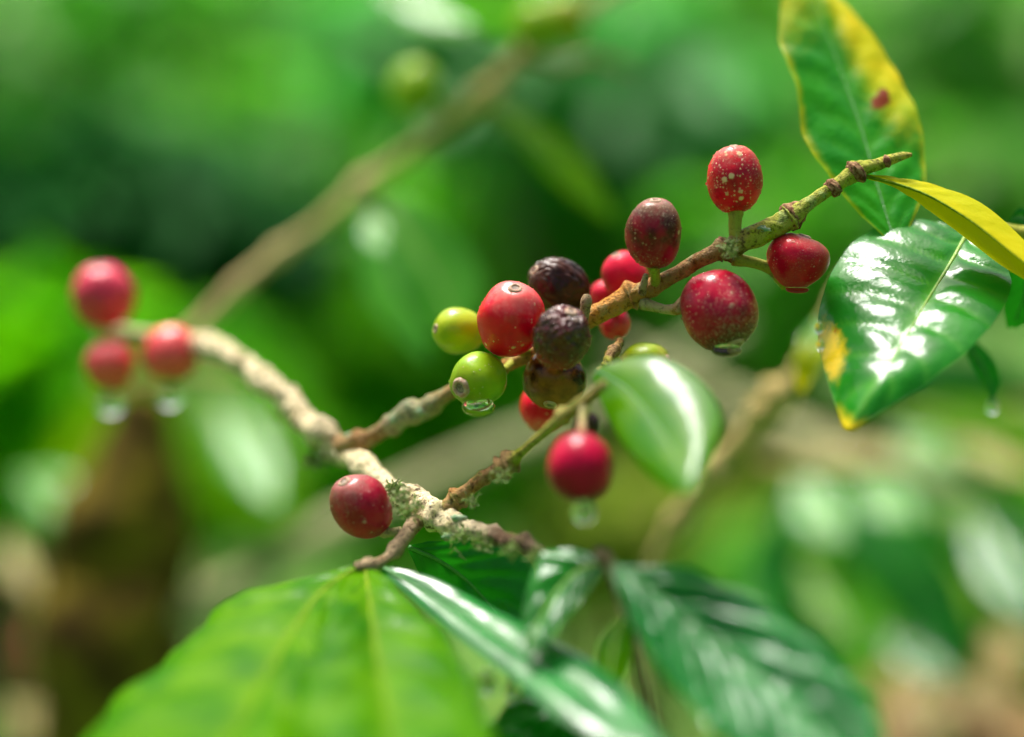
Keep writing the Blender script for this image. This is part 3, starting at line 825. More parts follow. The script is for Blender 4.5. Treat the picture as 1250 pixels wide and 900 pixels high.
flat_leaf(far, M['leaf_far'], 458, 285, 16, 20, 50, 34, 'small leaf with a pale gleam under the tan branch')
cherry('blurred green cherry under the tan diagonal branch', 507, 108, 19, 31, 33, 250, 10, 'green', [(540, 130, 19.5), (560, 143, 20)], stalk_px=6, seed=61)
cherry('dark green blurred cherry at the top of the tan branch', 655, 32, 18, 30, 30, 250, 10, 'green', [(668, 45, 20)], stalk_px=6, seed=62)
cherry('olive blurred cherry just left of the top edge knot', 690, 25, 18, 32, 26, 20, 30, 'turning', [(700, 22, 20)], stalk_px=6, seed=63)

# pale dry branches far behind
for lab, pts in (('pale dry stick slanting behind the lower middle', [(60, 840, 30, 20), (290, 712, 33, 19), (420, 640, 36, 20), (560, 572, 40, 18), (720, 500, 46, 15), (900, 400, 54, 12)]),
                 ('pale dry stick slanting behind the right leaves', [(760, 430, 52, 10), (880, 485, 46, 14), (1010, 548, 40, 20), (1150, 592, 36, 22), (1300, 660, 34, 22)])):
    b = thing('dry_branch', lab, 'branch', P(*pts[1][:3]), 'dry branches behind')
    stem('stem', b, pts, bark_mat('bark_pale', [(0, (0.24, 0.28, 0.07)), (0.5, (0.29, 0.30, 0.09)), (1, (0.16, 0.22, 0.04))], blot_amt=0.3, dark_amt=0.2), 40, 12, 0.12, seed=5)

# mossy trunk at the left
BACK = 0.0
tb = P(140, 650, 34)
tr = thing('mossy_trunk', 'blurred brown mossy trunk rising behind the lower left leaf', 'trunk', Vector((tb.x - 0.02, tb.y + 0.05, -0.02)))
gp = Vector((tb.x - 0.02, tb.y + 0.05, -0.02))
tp = [P(178, 482, 32), P(165, 560, 32), P(152, 650, 32), P(145, 760, 32), P(138, 900, 32), gp.lerp(P(130, 900, 32), 0.5), gp]
tp = [Vector(q) for q in spline([tuple(q) for q in tp], 60)]
v, f, t_ = tube_geo(tp, [0.008 + 0.014 * min(1, i / 18) + 0.010 * i / 60 for i in range(60)], 18, 0.22, 45, 4)
link('trunk', v, f, M['bark_trunk'], tr, gp, {'t': t_})
BACK = 10.0
cherry('blurred reddish cherry low at the left in front of the dry weed', 50, 795, 34, 28, 34, 270, 20, 'crimson', [(60, 755, 34.5), (66, 735, 36)], stalk_px=5, seed=64)

BACK = 20.0
# big blurred leaves at the right and left of the middle distance
rb = thing('coffee_branch', 'blurred drooping branch behind the lower right with big dark leaves', 'branch', P(960, 570, 16), 'coffee branches')
stem('stem', rb, [(930, 560, 16, 9), (980, 572, 16, 9), (1080, 560, 17, 10), (1190, 520, 18, 11), (1320, 470, 19, 12)], M['bark_far'], 40, 12, 0.1, knots=((0.15, 0.4, 0.03), (0.6, 0.4, 0.03)), seed=8)
leaf(rb, M['leaf_dark'], [(985, 575, 16), (1060, 640, 14), (1130, 720, 12), (1190, 830, 10)], [(982, 577, 16), (1018, 655, 14), (1085, 745, 12), (1184, 835, 10)], [(990, 572, 16), (1096, 622, 14), (1170, 705, 12), (1196, 828, 10)], M['midrib_dark'], 30, 8, bulge=0.0015, label='large dark blurred leaf with two bright gleams')
leaf(rb, M['leaf_dark'], [(1080, 562, 17), (1150, 610, 15), (1220, 690, 13), (1290, 800, 11)], [(1078, 566, 17), (1130, 640, 15), (1195, 720, 13), (1280, 805, 11)], [(1084, 560, 17), (1205, 585, 15), (1310, 665, 13), (1296, 795, 11)], M['midrib_dark'], 30, 8, bulge=0.0015, label='large dark blurred leaf reaching the right edge')
leaf(rb, M['leaf_dark'], [(985, 575, 16), (960, 640, 14), (930, 700, 13), (950, 790, 11)], [(983, 575, 16), (940, 635, 14), (912, 705, 13), (945, 792, 11)], [(988, 577, 16), (980, 645, 14), (965, 715, 13), (955, 790, 11)], M['midrib_dark'], 30, 8, label='dark blurred leaf hanging below the gleams')
flat_leaf(rb, M['leaf_far'], 1000, 622, 9, 60, 80, 62, 'small level leaf with the brighter of two white gleams')
flat_leaf(rb, M['leaf_far'], 1085, 610, 10, 80, 50, 56, 'small level leaf with the fainter of two white gleams')
flat_leaf(rb, M['leaf_far'], 1130, 548, 14, 90, 40, 40, 'small pale leaf lying above the dark leaves')
flat_leaf(rb, M['leaf_dry'], 1050, 556, 13, 150, 10, 22, 'narrow beige leaf above the two gleams')
flat_leaf(rb, M['leaf_fresh'], 1195, 640, 11, 150, 60, 34, 'narrow light green leaf at the right edge')
flat_leaf(rb, M['leaf_dry'], 1215, 560, 12, 120, 50, 26, 'narrow beige leaf at the right edge')
flat_leaf(rb, M['leaf_fresh'], 1010, 740, 11, 60, 100, 36, 'light green leaf left of the dark leaves')
flat_leaf(rb, M['leaf_fresh'], 1060, 470, 26, 130, 20, 36, 'light green leaf behind the tip of the glossy leaf')
flat_leaf(rb, M['leaf_dark'], 1225, 690, 9, 80, 130, 70, 'dark leaf low at the right edge')
flat_leaf(rb, M['leaf_dark'], 1120, 800, 8, 90, 60, 50, 'dark leaf above the tan weed')
flat_leaf(rb, M['leaf_far'], 1150, 760, 12, 90, 50, 40, 'pale green leaf low among the dark leaves')
leaf(rb, M['leaf_fresh'], [(1110, 505, 17), (1170, 515, 15), (1240, 550, 13), (1310, 620, 11)], [(1110, 508, 17), (1160, 540, 15), (1230, 590, 13), (1300, 626, 11)], [(1112, 503, 17), (1190, 488, 15), (1270, 515, 13), (1316, 615, 11)], M['midrib'], 30, 8, label='bright yellow green blurred leaf at the right edge')
leaf(rb, M['leaf_dark'], [(1050, 470, 12), (1120, 460, 11), (1200, 462, 10), (1300, 480, 9)], [(1050, 474, 12), (1120, 484, 11), (1200, 490, 10), (1298, 486, 9)], [(1050, 466, 12), (1130, 440, 11), (1210, 442, 10), (1302, 474, 9)], M['midrib_dark'], 30, 8, label='dark blurred leaf lying level behind the big glossy leaf')
lb = thing('coffee_branch', 'thin blurred twig behind the old branch with lime leaves', 'branch', P(210, 450, 18), 'coffee branches')
stem('stem', lb, [(120, 470, 22, 8), (200, 455, 19, 8), (240, 450, 18, 7), (300, 455, 17, 5)], M['bark_far'], 30, 12, 0.1, seed=9)
leaf(lb, M['leaf_fresh'], [(240, 452, 18), (270, 510, 16), (310, 570, 14), (360, 650, 12)], [(238, 454, 18), (215, 530, 16), (250, 620, 14), (352, 655, 12)], [(243, 450, 18), (330, 485, 16), (375, 550, 14), (366, 648, 12)], M['midrib'], 30, 8, label='blurred lime leaf with a white gleam')
flat_leaf(lb, M['leaf_far'], 302, 556, 10, 70, 120, 64, 'level leaf with a bright white gleam')
leaf(lb, M['leaf_fresh'], [(200, 456, 19), (150, 500, 19), (100, 550, 19), (40, 620, 19)], [(202, 458, 19), (170, 530, 19), (120, 590, 19), (46, 624, 19)], [(198, 454, 19), (120, 480, 19), (70, 530, 19), (34, 616, 19)], M['midrib'], 30, 8, label='blurred pale leaf in front of the trunk')

dl = thing('withered_plant', 'withered plant with pale tan leaves in the lower right corner', 'plant', P(1160, 900, 22))
stem('stem', dl, [(1165, 1010, 22, 8), (1160, 930, 22, 7), (1150, 870, 21, 6), (1165, 800, 20, 4)], M['bark_far'], 30, 10, 0.15, seed=31)
for q in ((1160, 790, 18, 30, 80, 34, 'pale tan upright withered leaf'), (1200, 840, 16, 60, 50, 36, 'whitish tan withered leaf at the lower right'), (1120, 845, 18, -50, 60, 34, 'tan withered leaf beside the ridged leaf'), (1235, 790, 20, 50, 40, 36, 'olive tan withered leaf at the right edge'), (1150, 880, 15, 50, -60, 30, 'brown withered leaf in the lower right corner')):
    flat_leaf(dl, M['leaf_dry'], *q)
dl = thing('withered_plant', 'withered plant with tan and pinkish leaves at the lower left edge', 'plant', P(30, 900, 22))
stem('stem', dl, [(40, 1010, 22, 8), (35, 900, 22, 7), (30, 800, 21, 6), (45, 690, 20, 4)], M['bark_far'], 30, 10, 0.15, seed=32)
for q in ((22, 690, 18, 40, 80, 30, 'pinkish tan withered leaf'), (40, 880, 16, 60, 40, 40, 'pale yellowish withered leaf in the corner'), (215, 690, 26, 40, 60, 36, 'pinkish brown withered leaf right of the trunk'), (85, 720, 20, -40, 70, 30, 'brown withered leaf in front of the trunk')):
    flat_leaf(dl, M['leaf_dry'], *q)
flat_leaf(dl, M['leaf_far'], 70, 612, 14, 100, 60, 70, 'pale green leaf at the left edge below the cherries')
BACK = 3.0
# branch behind the central leaf, at the right
b6 = thing('coffee_branch', 'blurred knobbly twig behind the glossy leaf slanting down to the left', 'branch', P(940, 495, 9), 'coffee branches')
stem('stem', b6, [(1040, 330, 8, 9), (1005, 400, 8, 11), (980, 450, 8.5, 12), (945, 492, 9, 15), (890, 552, 9.5, 14), (840, 620, 10, 14), (800, 690, 11, 12), (770, 760, 12, 10)], M['bark_far'], 90, 16, 0.22, 160,
     knots=((0.28, 0.5, 0.02), (0.40, 0.8, 0.025), (0.46, 0.7, 0.02), (0.62, 0.6, 0.025), (0.75, 0.5, 0.02)), seed=10)
leaf(b6, M['leaf_yellow'], [(1000, 385, 6), (992, 410, 5.5), (985, 440, 5), (978, 478, 5)], [(999, 385, 6), (978, 408, 5.5), (970, 440, 5), (974, 478, 5)], [(1003, 385, 6), (1012, 410, 5.5), (1006, 440, 5), (982, 478, 5)], M['midrib_yellow'], 24, 6,
     yellow=lambda v, s: v * 0.9, label='small pale leaf tip behind the left edge of the glossy leaf')

BACK = 0.0
# ------------------------------------------------------------------ the right hand branch: yellow margined leaf, big glossy leaf
rbr = thing('coffee_branch', 'slender green twig at the right edge carrying the big glossy leaf', 'branch', P(1215, 282, 1.6), 'coffee branches')
stem('stem', rbr, [(1095, 292, 2.6, 7), (1150, 284, 2.0, 7), (1215, 280, 1.6, 9), (1260, 285, 1.6, 10), (1340, 260, 1.6, 11)], M['stalk'], 40, 14, 0.1, knots=((0.5, 0.4, 0.02), (0.75, 0.5, 0.02)), seed=11)
def y1(v, s):
    top = min(1.0, max(0.0, (v - 0.60) * 2.2))
    right = min(1.0, max(0.0, (s + 0.05) * 1.5)) * min(1.0, max(0.0, (v - 0.24) * 3.0))
    rim = max(0.0, abs(s) - 0.8) * 3.0
    return max(top, right, rim) * 0.95
leaf(rbr, M['leaf_yellow'], [(1092, 295, 0.9), (1072, 230, 1.6), (1052, 160, 2.4), (1024, 80, 3.4), (992, 0, 4.3), (968, -60, 5.0)],
     [(1082, 292, 0.9), (1030, 238, 1.3), (987, 180, 1.7), (971, 110, 2.4), (952, 42, 3.2), (962, -58, 5.0)],
     [(1104, 292, 1.0), (1130, 222, 1.9), (1121, 150, 2.8), (1090, 78, 3.7), (1030, 5, 4.5), (974, -60, 5.0)], M['midrib_dark'], 56, 12, nveins=9, bulge=0.0009, rib_px=1.5,
     yellow=y1, spot=lambda v, s: 1.0 * math.exp(-((v - 0.475 - 0.06 * (s - 0.42)) / 0.026) ** 2 - ((s - 0.42) / 0.2) ** 2) + 0.5 * math.exp(-((v - 0.50) / 0.03) ** 2 - ((s - 0.55) / 0.1) ** 2), label='upright green leaf with yellow margins and a red brown spot', wave=0.0006)
def y3(v, s):
    return 0.85 * math.exp(-((v - 0.80) / 0.10) ** 2 - ((s + 0.8) / 0.35) ** 2) + max(0, (v - 0.90) * 9) + 0.35 * math.exp(-((v - 0.35) / 0.05) ** 2 - ((s + 0.55) / 0.1) ** 2)
leaf(rbr, M['leaf_wet'], [(1180, 286, 1.0), (1158, 325, 0.1), (1130, 370, -0.9), (1102, 418, -1.8), (1072, 465, -2.6), (1036, 524, -3.0)],
     [(1172, 281, 1.1), (1120, 268, 1.4), (1052, 288, 1.1), (1010, 345, 0.45), (999, 420, -0.3), (1029, 520, -2.8)],
     [(1187, 288, 1.0), (1220, 312, 0.3), (1234, 352, -0.6), (1204, 405, -1.7), (1140, 462, -2.6), (1043, 524, -3.0)], M['midrib'], 70, 18, nveins=8, bulge=0.0009, uneven=0.0002, arch=0.10, rib_px=2.8,
     yellow=y3, spot=lambda v, s: 0.5 * math.exp(-((v - 0.73) / 0.03) ** 2 - ((s + 0.72) / 0.08) ** 2), label='big glossy wet green leaf with a yellow patch and tip', rib_end=0.72,
     petiole=[(1215, 281, 1.6), (1198, 280, 1.4), (1180, 286, 1.0)])
leaf(rbr, M['leaf_dark'], [(1262, 285, 1.8), (1255, 320, 2.0), (1250, 360, 2.2), (1235, 400, 2.4)], [(1260, 285, 1.8), (1236, 320, 2.0), (1225, 365, 2.2), (1230, 402, 2.4)], [(1266, 285, 1.8), (1290, 320, 2.0), (1285, 370, 2.2), (1240, 402, 2.4)], M['midrib_dark'], 30, 8, label='dark leaf hanging at the right edge behind the glossy leaf')
leaf(rbr, M['leaf_dark'], [(1262, 283, 1.6), (1256, 272, 1.6), (1246, 264, 1.7), (1232, 270, 1.8)], [(1264, 290, 1.6), (1252, 280, 1.6), (1243, 274, 1.7), (1231, 273, 1.8)], [(1262, 270, 1.6), (1256, 258, 1.6), (1244, 254, 1.7), (1233, 268, 1.8)], M['midrib_dark'], 20, 6, label='tiny dark leaf tip above the yellow leaf')
leaf(rbr, M['leaf_dark'], [(1175, 410, 4), (1195, 440, 4), (1207, 465, 4), (1212, 494, 4)], [(1172, 412, 4), (1184, 442, 4), (1200, 468, 4), (1211, 494, 4)], [(1180, 408, 4), (1212, 436, 4), (1222, 466, 4), (1214, 493, 4)], M['midrib_dark'], 24, 6, label='thin dark drooping leaf tip with a drop at its end')

# ------------------------------------------------------------------ the main branch
main = thing('coffee_branch', 'sharp pale barked branch in the middle carrying the fruit cluster', 'branch', P(520, 625, 0), 'coffee branches')
stem('stem', main, [(120, 402, 11.20, 7.0), (180, 410, 10.00, 8.8), (255, 424, 8.40, 14.1), (296, 443, 7.20, 12.3), (318, 462, 6.40, 13.2), (352, 486, 5.44, 14.1), (374, 515, 4.56, 14.1), (394, 530, 4.00, 15.8), (414, 552, 3.80, 14.1), (440, 566, 2.60, 13.2), (475, 596, 1.40, 13.6), (502, 612, 0.50, 17.6), (520, 624, 0.00, 17.6), (545, 637, -0.40, 16.7), (572, 648, -0.90, 13.2), (600, 652, -1.30, 11.0), (622, 663, -1.80, 9.7), (640, 664, -2.10, 10.6), (664, 677, -2.70, 6.2)],
     M['bark_old'], 260, 40, 0.22, 300, knots=((0.112, 0.25, 0.012), (0.17, 0.2, 0.01), (0.225, 0.3, 0.010), (0.28, 0.25, 0.01), (0.33, 0.28, 0.010), (0.385, 0.4, 0.012), (0.43, 0.25, 0.008), (0.51, 0.2, 0.01), (0.62, 0.25, 0.02), (0.7, 0.2, 0.012), (0.84, 0.25, 0.01), (0.89, 0.3, 0.008), (0.945, 0.35, 0.008)), seed=1)
twig = stem('fruiting_twig', main, [(414, 546, 3.4, 13), (440, 540, 3.1, 12), (462, 529, 2.9, 9.5), (478, 520, 2.7, 11), (498, 505, 2.4, 13), (520, 499, 2.2, 12), (552, 478, 1.9, 9), (610, 450, 1.5, 8.5), (660, 426, 1.1, 9), (715, 392, 0.7, 11), (748, 374, 0.5, 13), (768, 362, 0.5, 15), (784, 356, 0.4, 11), (820, 338, 0.2, 10), (850, 320, 0.1, 9.5), (874, 308, 0, 11), (890, 303, 0, 11), (922, 288, 0, 14.5), (955, 272, 0, 14), (968, 264, 0, 13), (985, 250, 0, 9), (1018, 228, 0.1, 8.5), (1046, 209, 0.2, 11), (1060, 204, 0.2, 8.5), (1080, 198, 0.3, 7.5), (1100, 191, 0.3, 5.5), (1113, 189, 0.3, 2)],
     M['bark_twig'], 300, 30, 0.13, 340, knots=((0.04, 0.35, 0.01), (0.115, 0.25, 0.008), (0.165, 0.3, 0.010), (0.205, 0.2, 0.006), (0.43, 0.35, 0.008), (0.475, 0.25, 0.006), (0.585, 0.3, 0.006), (0.625, 0.3, 0.006), (0.72, 0.25, 0.005), (0.846, 0.25, 0.005)), seed=2)
stem('twig', main, [(540, 628, -0.3, 12), (558, 610, -0.3, 11), (566, 603, -0.4, 9), (582, 590, -0.5, 8), (600, 577, -0.7, 9), (612, 572, -0.8, 12), (624, 562, -0.9, 12), (636, 553, -1.2, 6.5), (662, 531, -1.9, 6), (684, 512, -2.5, 8), (694, 504, -2.8, 9), (712, 492, -3.2, 7), (738, 468, -3.6, 6)],
     M['bark_rust'], 150, 26, 0.16, 360, knots=((0.10, 0.4, 0.02), (0.29, 0.3, 0.015), (0.42, 0.45, 0.014), (0.49, 0.35, 0.014), (0.78, 0.5, 0.02), (0.9, 0.3, 0.02)), seed=3)
stem('leaf_spur', main, [(508, 636, -0.3, 12), (498, 650, -0.6, 10), (488, 664, -0.9, 10), (474, 680, -1.3, 7), (455, 690, -1.7, 7), (436, 692, -2.0, 6)], M['bark_brown'], 50, 16, 0.14, 300, knots=((0.5, 0.35, 0.05), (0.85, 0.6, 0.05)), seed=4)
stem('twig_stub', main, [(757, 417, 0.2, 5), (752, 426, 0.0, 7), (744, 436, -0.2, 6.5), (741, 448, -0.3, 6), (733, 456, -0.3, 7)], M['bark_rust'], 30, 12, 0.25, 500, knots=((0.3, 0.4, 0.06), (0.75, 0.4, 0.06)), seed=5)
stem('twig_stub', main, [(712, 396, 0.4, 6), (714, 380, 0.2, 6), (716, 368, 0.1, 6.5), (717, 360, 0.1, 4)], M['bark_brown'], 24, 12, 0.2, 500, seed=6)
stem('twig_stub', main, [(784, 358, 0.2, 5), (786, 346, 0.0, 4.5), (789, 335, -0.1, 3)], M['bark_brown'], 20, 12, 0.2, 500, seed=7)
# collars at the joints of the young wood
for px, py, dx, dy, r, sd_ in ((885, 304, 6, -3, 17, 2), (966, 265, 7, -5, 18, 3), (973, 258, 6, -4, 14, 6), (1017, 229, 5, -4, 12.5, 4), (1046, 210, 5, -4, 14.5, 5), (1083, 197, 3, -1, 8, 7)):
    stem('node_collar', main, [(px - dx, py - dy, 0.1, r * 0.8), (px - dx * 0.3, py - dy * 0.3, 0.1, r), (px + dx * 0.3, py + dy * 0.3, 0.1, r * 0.98), (px + dx, py + dy, 0.1, r * 0.72)], M['collar'], 20, 26, 0.26, 500, seed=sd_ + 20)
for px, py, dz, r, sd_ in ((502, 498, 2.25, 12, 1), (516, 503, 2.05, 9, 2), (484, 513, 2.4, 9, 3), (430, 533, 3.1, 9, 4), (932, 280, -0.2, 9, 5), (560, 633, -0.9, 9, 6), (548, 655, -0.85, 9, 7), (398, 560, 4.9, 12, 8)):
    lump(main, 'lichen_patch', px, py, dz, r, 'lichen', sd_, 0.5, 0.7)
tuft(main, [(888, 300, -0.7, 5), (893, 308, -0.8, 4)], 60, 0.0014, 'moss', 1)
tuft(main, [(489, 606, -1.0, 7), (498, 622, -1.2, 8), (482, 596, -0.6, 4)], 80, 0.0018, 'moss', 2)
tuft(main, [(612, 582, -1.4, 6), (575, 612, -1.0, 5)], 45, 0.0015, 'moss', 3)
tuft(main, [(560, 655, -1.2, 8), (590, 664, -1.6, 7), (625, 672, -2.4, 6), (655, 676, -3, 4)], 50, 0.0018, 'moss', 4)
tuft(main, [(352, 500, 6.4, 8), (386, 560, 4.2, 8)], 50, 0.0025, 'moss', 5)
# leaves of the main branch
leaf(main, M['leaf_gold'], [(1060, 216, 0.2), (1095, 225, 0.0), (1135, 240, -0.3), (1185, 270, -0.7), (1230, 305, -1.1), (1290, 352, -1.6)],
     [(1060, 219, 0.2), (1095, 231, 0.1), (1132, 256, 0.1), (1180, 292, 0.0), (1225, 326, -0.3), (1284, 360, -1.3)],
     [(1061, 213, 0.2), (1097, 217, 0.3), (1142, 226, 0.3), (1196, 247, 0.1), (1245, 288, -0.4), (1296, 346, -1.4)], M['midrib_yellow'], 50, 10, nveins=8, bulge=0.0005, rib_px=2.2, spot=lambda v, s: 0.45 * max(0, s) * math.exp(-((v - 0.35) / 0.25) ** 2), label='golden yellow leaf folded edge on at the twig tip',
     petiole=[(1047, 212, 0.2), (1054, 215, 0.2), (1060, 216, 0.2)])
leaf(main, M['leaf_satin'], [(728, 452, -2.80), (768, 478, -3.60), (806, 525, -4.95), (833, 572, -6.30), (846, 600, -7.05)],
     [(722, 460, -2.80), (740, 505, -3.40), (768, 552, -4.60), (806, 590, -5.95), (840, 602, -7.05)],
     [(734, 447, -2.80), (796, 434, -3.10), (852, 462, -4.00), (880, 515, -5.20), (852, 598, -6.80)], M['midrib_dark'], 56, 12, nveins=3, bulge=0.0, uneven=0.0001, arch=0.2, rib_px=1.6, yellow=lambda v, s: 0.25 * max(0, s), label='wet green leaf with a white gleam below the fruit cluster')
leaf(main, M['leaf_fresh'], [(436, 694, -1.90), (392, 724, -3.07), (345, 790, -5.41), (300, 870, -8.01), (255, 960, -11.13), (215, 1040, -13.73)],
     [(430, 690, -1.90), (350, 708, -2.03), (240, 748, -2.81), (150, 832, -4.63), (82, 905, -7.23), (200, 1040, -13.73)],
     [(440, 700, -1.90), (425, 750, -3.85), (400, 830, -6.45), (370, 900, -9.05), (330, 980, -11.91), (226, 1044, -13.73)], M['midrib_yellow'], 60, 14, nveins=7, bulge=0.0016, arch=0.16, rib_px=3, yellow=lambda v, s: 0.35 * max(0, -s - 0.6) * 2, label='large bright green leaf spreading to the lower left', wave=0.0016, curl=1.6)
leaf(main, M['leaf_fresh_wet'], [(446, 696, -1.90), (452, 740, -3.59), (460, 800, -5.67), (472, 870, -8.01), (488, 960, -11.13), (500, 1040, -13.73)],
     [(441, 697, -1.90), (400, 735, -3.85), (378, 790, -5.93), (350, 860, -8.27), (400, 960, -11.39), (494, 1042, -13.73)],
     [(452, 694, -1.90), (500, 722, -2.81), (560, 782, -4.37), (602, 860, -6.97), (604, 950, -10.61), (508, 1040, -13.73)], M['midrib_yellow'], 60, 14, nveins=7, bulge=0.0016, arch=0.30, curl=1.6, rib_px=3.2, label='bright green leaf with a yellow midrib pointing down at the bottom', wave=0.001)
leaf(main, M['leaf_ridged'], [(468, 694, -1.6), (522, 725, -2.4), (584, 765, -3.6), (650, 806, -4.9), (715, 848, -6.2), (820, 925, -8.4)],
     [(464, 698, -1.6), (512, 738, -2.6), (568, 785, -4.0), (628, 830, -5.4), (690, 880, -6.9), (812, 932, -8.5)],
     [(472, 692, -1.6), (530, 706, -2.1), (600, 742, -3.1), (672, 780, -4.3), (748, 826, -5.7), (826, 920, -8.3)], M['midrib_dark'], 60, 12, nveins=4, bulge=0.0001, uneven=0.00015, arch=0.22, rib_px=3, label='narrow shiny leaf streaking to the lower right')
leaf(main, M['leaf_dark'], [(500, 668, -0.2), (545, 690, 0.6), (590, 730, 0.9), (640, 800, 0.8)], [(498, 672, -0.2), (520, 715, 0.6), (560, 770, 0.9), (634, 804, 0.8)], [(504, 664, -0.2), (580, 660, 0.9), (650, 690, 1.4), (646, 798, 0.8)], M['midrib_dark'], 40, 10, nveins=6, bulge=0.001, label='dark green leaf under the broken end of the old branch')

# ------------------------------------------------------------------ lower branch with the ridged dark leaf
low = thing('coffee_branch', 'blurred brown twig at the bottom centre with a ridged dark green leaf', 'branch', P(745, 692, -4.5), 'coffee branches')
stem('stem', low, [(728, 672, -4.2, 6), (745, 692, -4.4, 9), (762, 740, -4.6, 8), (780, 810, -4.8, 8), (800, 900, -5, 9), (815, 990, -5, 10)], M['bark_brown'], 50, 14, 0.12, knots=((0.12, 0.5, 0.04),), seed=12)
leaf(low, M['leaf_ridged'], [(750, 692, -5.40), (812, 735, -6.09), (880, 790, -7.12), (960, 860, -8.50), (1020, 915, -9.54), (1075, 980, -10.69)],
     [(746, 694, -5.40), (772, 765, -6.32), (830, 850, -7.58), (900, 920, -8.96), (980, 970, -10.00), (1070, 984, -10.69)],
     [(754, 690, -5.40), (850, 700, -5.63), (950, 750, -6.55), (1040, 830, -8.04), (1078, 900, -9.31), (1080, 978, -10.69)], M['midrib_dark'], 70, 14, nveins=6, bulge=0.0050, arch=0.16, rib_px=4, label='large dark green leaf with shining ridges at the bottom')
leaf(low, M['leaf_dark'], [(742, 690, -4.4), (712, 694, -4.0), (682, 720, -4.2), (655, 765, -4.8), (642, 800, -5.4)],
     [(742, 688, -4.4), (710, 672, -3.7), (662, 676, -3.6), (640, 740, -4.4), (640, 800, -5.4)],
     [(743, 694, -4.4), (722, 718, -4.6), (700, 748, -4.9), (672, 780, -5.3), (646, 802, -5.4)], M['midrib'], 44, 10, nveins=5, bulge=0.001, arch=0.2, label='curled leaf with a bluish white gleam')
leaf(low, M['leaf_fresh'], [(765, 745, -4.6), (752, 780, -5.0), (745, 815, -5.4), (742, 850, -5.8)], [(763, 746, -4.6), (732, 782, -5.0), (728, 818, -5.4), (738, 852, -5.8)], [(768, 746, -4.6), (772, 785, -5.0), (766, 820, -5.4), (746, 852, -5.8)], M['midrib'], 30, 8, label='small green leaf beside the brown twig')
leaf(low, M['leaf_dark'], [(780, 890, -5), (720, 868, -4.4), (650, 870, -4.2), (590, 900, -4.2)], [(782, 884, -5), (720, 835, -4.2), (650, 838, -3.8), (588, 896, -4.2)], [(782, 896, -5), (720, 915, -4.9), (650, 920, -4.9), (592, 906, -4.2)], M['midrib_dark'], 36, 10, nveins=8, bulge=0.0025, label='dark bluish wet leaf at the bottom edge')

# ------------------------------------------------------------------ the fruit
cherry('upright red cherry with cream flecks standing on top of the green twig', 897, 219, 0, 34, 42, 93, 12, 'speckled', [(898, 262, 0), (897, 280, 0), (900, 294, 0)], stalk_px=9, seed=1, navel=0.09, beads=90)
cherry('dark maroon cherry with a brown scurfy top above the twig', 798, 285, -0.3, 34.5, 43, 88, 20, 'brown_top', [(799, 328, -0.2), (801, 345, 0.2)], stalk_px=7, seed=2, square=0.8, beads=110)
cherry('largest maroon cherry with a brown underside and a drop below it', 878, 379, -0.4, 46, 51, 293, 22, 'maroon', [(826, 378, -0.1), (808, 377, 0.1), (785, 370, 0.4)], stalk_mat='stalk_rust', stalk_px=7.5, seed=3, square=0.86, navel=0.13, beads=150)
cherry('red cherry narrowing downward beside the big glossy leaf', 972, 320, 0.2, 37, 34, 72, 8, 'drip', [(946, 330, 0.3), (925, 322, 0.3), (895, 316, 0.2)], stalk_px=8, seed=4, pear=0.22, beads=70)
cherry('pinkish red cherry half hidden behind the twig', 764, 340, 2.0, 28, 34, 115, 20, 'pink', [(770, 366, 1.0)], seed=5)
cherry('small pale pink cherry peeping out behind the twig', 738, 362, 2.8, 18, 20, 90, 20, 'pink', [(745, 375, 1.4)], seed=6)
cherry('dark red cherry hanging under the twig behind the stub', 750, 394, 1.6, 20, 21, 280, 20, 'crimson', [(752, 375, 0.9)], seed=7)
cherry('dried black cherry behind the bright red one', 683, 349, 1.5, 33, 41, 150, 25, 'black', [(715, 372, 1.2), (722, 385, 0.9)], seed=8, wrinkle=0.14, segs=80, rings=50)
cherry('bright red cherry with a grey navel on top left of the cluster', 624, 390, 0, 41, 49, 82, 38, 'bright', [(640, 430, 1.0), (652, 428, 1.2)], seed=9, navel=0.11, beads=60)
cherry('lime green cherry behind the bright red one', 560, 404, 1.5, 29, 32, 175, 25, 'lime', [(598, 420, 1.6), (625, 440, 1.5)], seed=10)
cherry('green cherry with a brown navel and a clear drop below it', 584, 463, 0, 33, 37, 206, 48, 'green', [(615, 452, 0.8), (625, 444, 1.3)], seed=11, navel=0.19, beads=50)
cherry('wrinkled dark brown cherry at the front of the cluster', 685, 413, -1.0, 36, 41, 70, 30, 'wrinkled', [(690, 440, 0.4), (692, 410, 0.8)], seed=12, wrinkle=0.16, segs=96, rings=64, square=0.85, beads=70)
cherry('rotting brown cherry under the wrinkled one', 677, 463, 0.7, 40, 36, 260, 25, 'rotten', [(672, 435, 1.0), (668, 424, 1.1)], seed=13)
cherry('red cherry mostly hidden under the rotting brown one', 664, 497, 2.0, 29, 31, 265, 15, 'bright', [(664, 465, 1.6), (664, 430, 1.2)], seed=14)
cherry('yellow green cherry with a brown blush behind the wet leaf', 786, 450, 1.2, 31, 34, 20, 15, 'turning', [(752, 440, 0.8), (745, 432, 0.2)], seed=15)
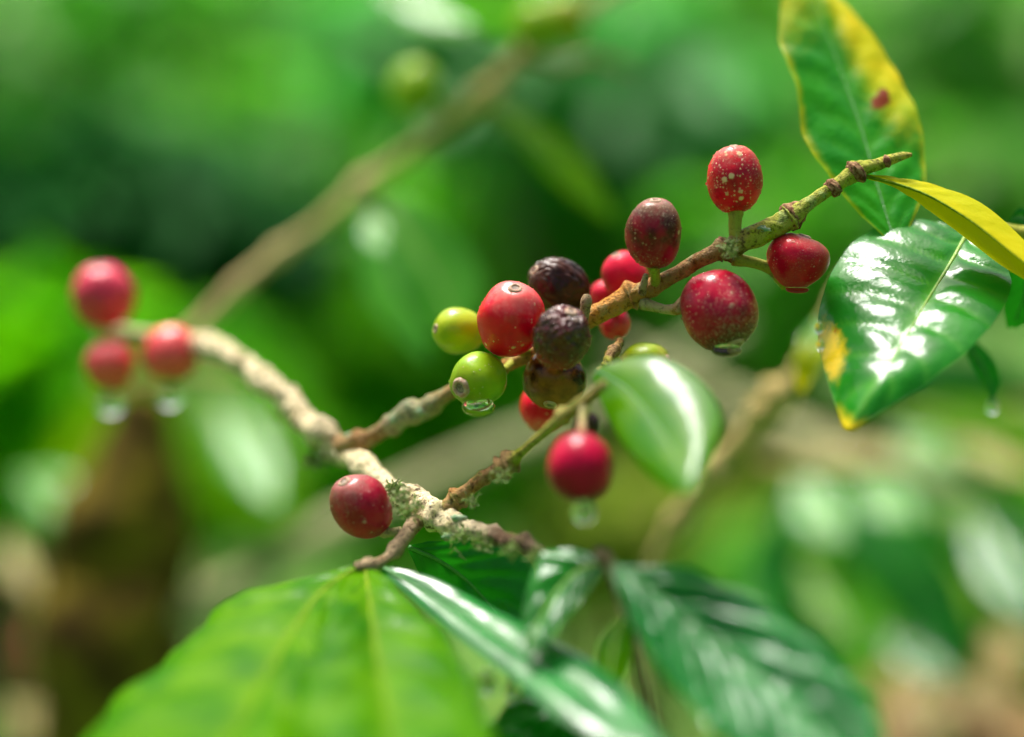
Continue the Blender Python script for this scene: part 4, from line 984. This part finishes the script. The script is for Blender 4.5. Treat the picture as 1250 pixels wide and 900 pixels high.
cherry('blurred crimson cherry hanging below the cluster', 708, 571, -4.2, 40, 43, 268, 10, 'deep', [(710, 522, -3.8), (712, 498, -3.3)], stalk_mat='stalk_rust', seed=16, stalk_px=5)
cherry('dark red cherry with a grey brown cap beside the old branch', 441, 618, -0.6, 36, 44, 122, 30, 'dusty', [(470, 650, -0.5), (488, 650, -0.6)], stalk_mat='stalk_rust', seed=17, stalk_px=7, beads=60)
cherry('topmost blurred red cherry of the left trio', 126, 362, 9.6, 38, 40, 95, 20, 'crimson', [(128, 400, 10.4)], seed=18)
cherry('smallest coral cherry of the left trio with a drop below it', 134, 445, 9.2, 31, 31, 260, 20, 'coral', [(136, 415, 10), (130, 404, 10.8)], seed=19)
cherry('coral red cherry at the end of the pale branch with a drop below it', 209, 432, 8.8, 34, 34, 262, 20, 'coral', [(205, 405, 9.5), (195, 412, 9.8)], seed=20)
cherry('dark purplish blurred cherry above the crimson one', 716, 520, -2.4, 17, 18, 280, 20, 'black', [(714, 500, -3.0)], seed=21)

# ------------------------------------------------------------------ water
drop('clear drop under the largest maroon cherry', 887, 435, -0.8, 19, 16, neck=0.95)
drop('clear drop under the green cherry with the brown navel', 584, 508, -0.3, 21, 24, neck=0.95)
drop('small clear drop under the red cherry beside the glossy leaf', 973, 357, 0.0, 15, 7, neck=0.95)
drop('blurred drop under the crimson cherry', 713, 641, -4.4, 15, 32, neck=0.95)
drop('blurred bright drop under the smallest coral cherry', 136, 508, 9.2, 17, 30, neck=0.95)
drop('blurred bright drop under the coral cherry on the pale branch', 208, 499, 8.8, 17, 30, neck=0.95)
drop('drop at the end of the thin dark leaf tip at the right', 1211, 506, 4, 10, 20, neck=0.7)
drop('yellow tinted drop under the narrow shiny leaf', 626, 856, -5.0, 12, 34, neck=0.6)
drop('pale drop on the edge of the narrow shiny leaf', 596, 848, -4.6, 14, 34, neck=0.8)
drop('upper clear drop on the left edge of the glossy leaf', 999, 408, -1.6, 6, 16)
drop('lower clear drop on the left edge of the glossy leaf', 1001, 428, -1.9, 6, 14)
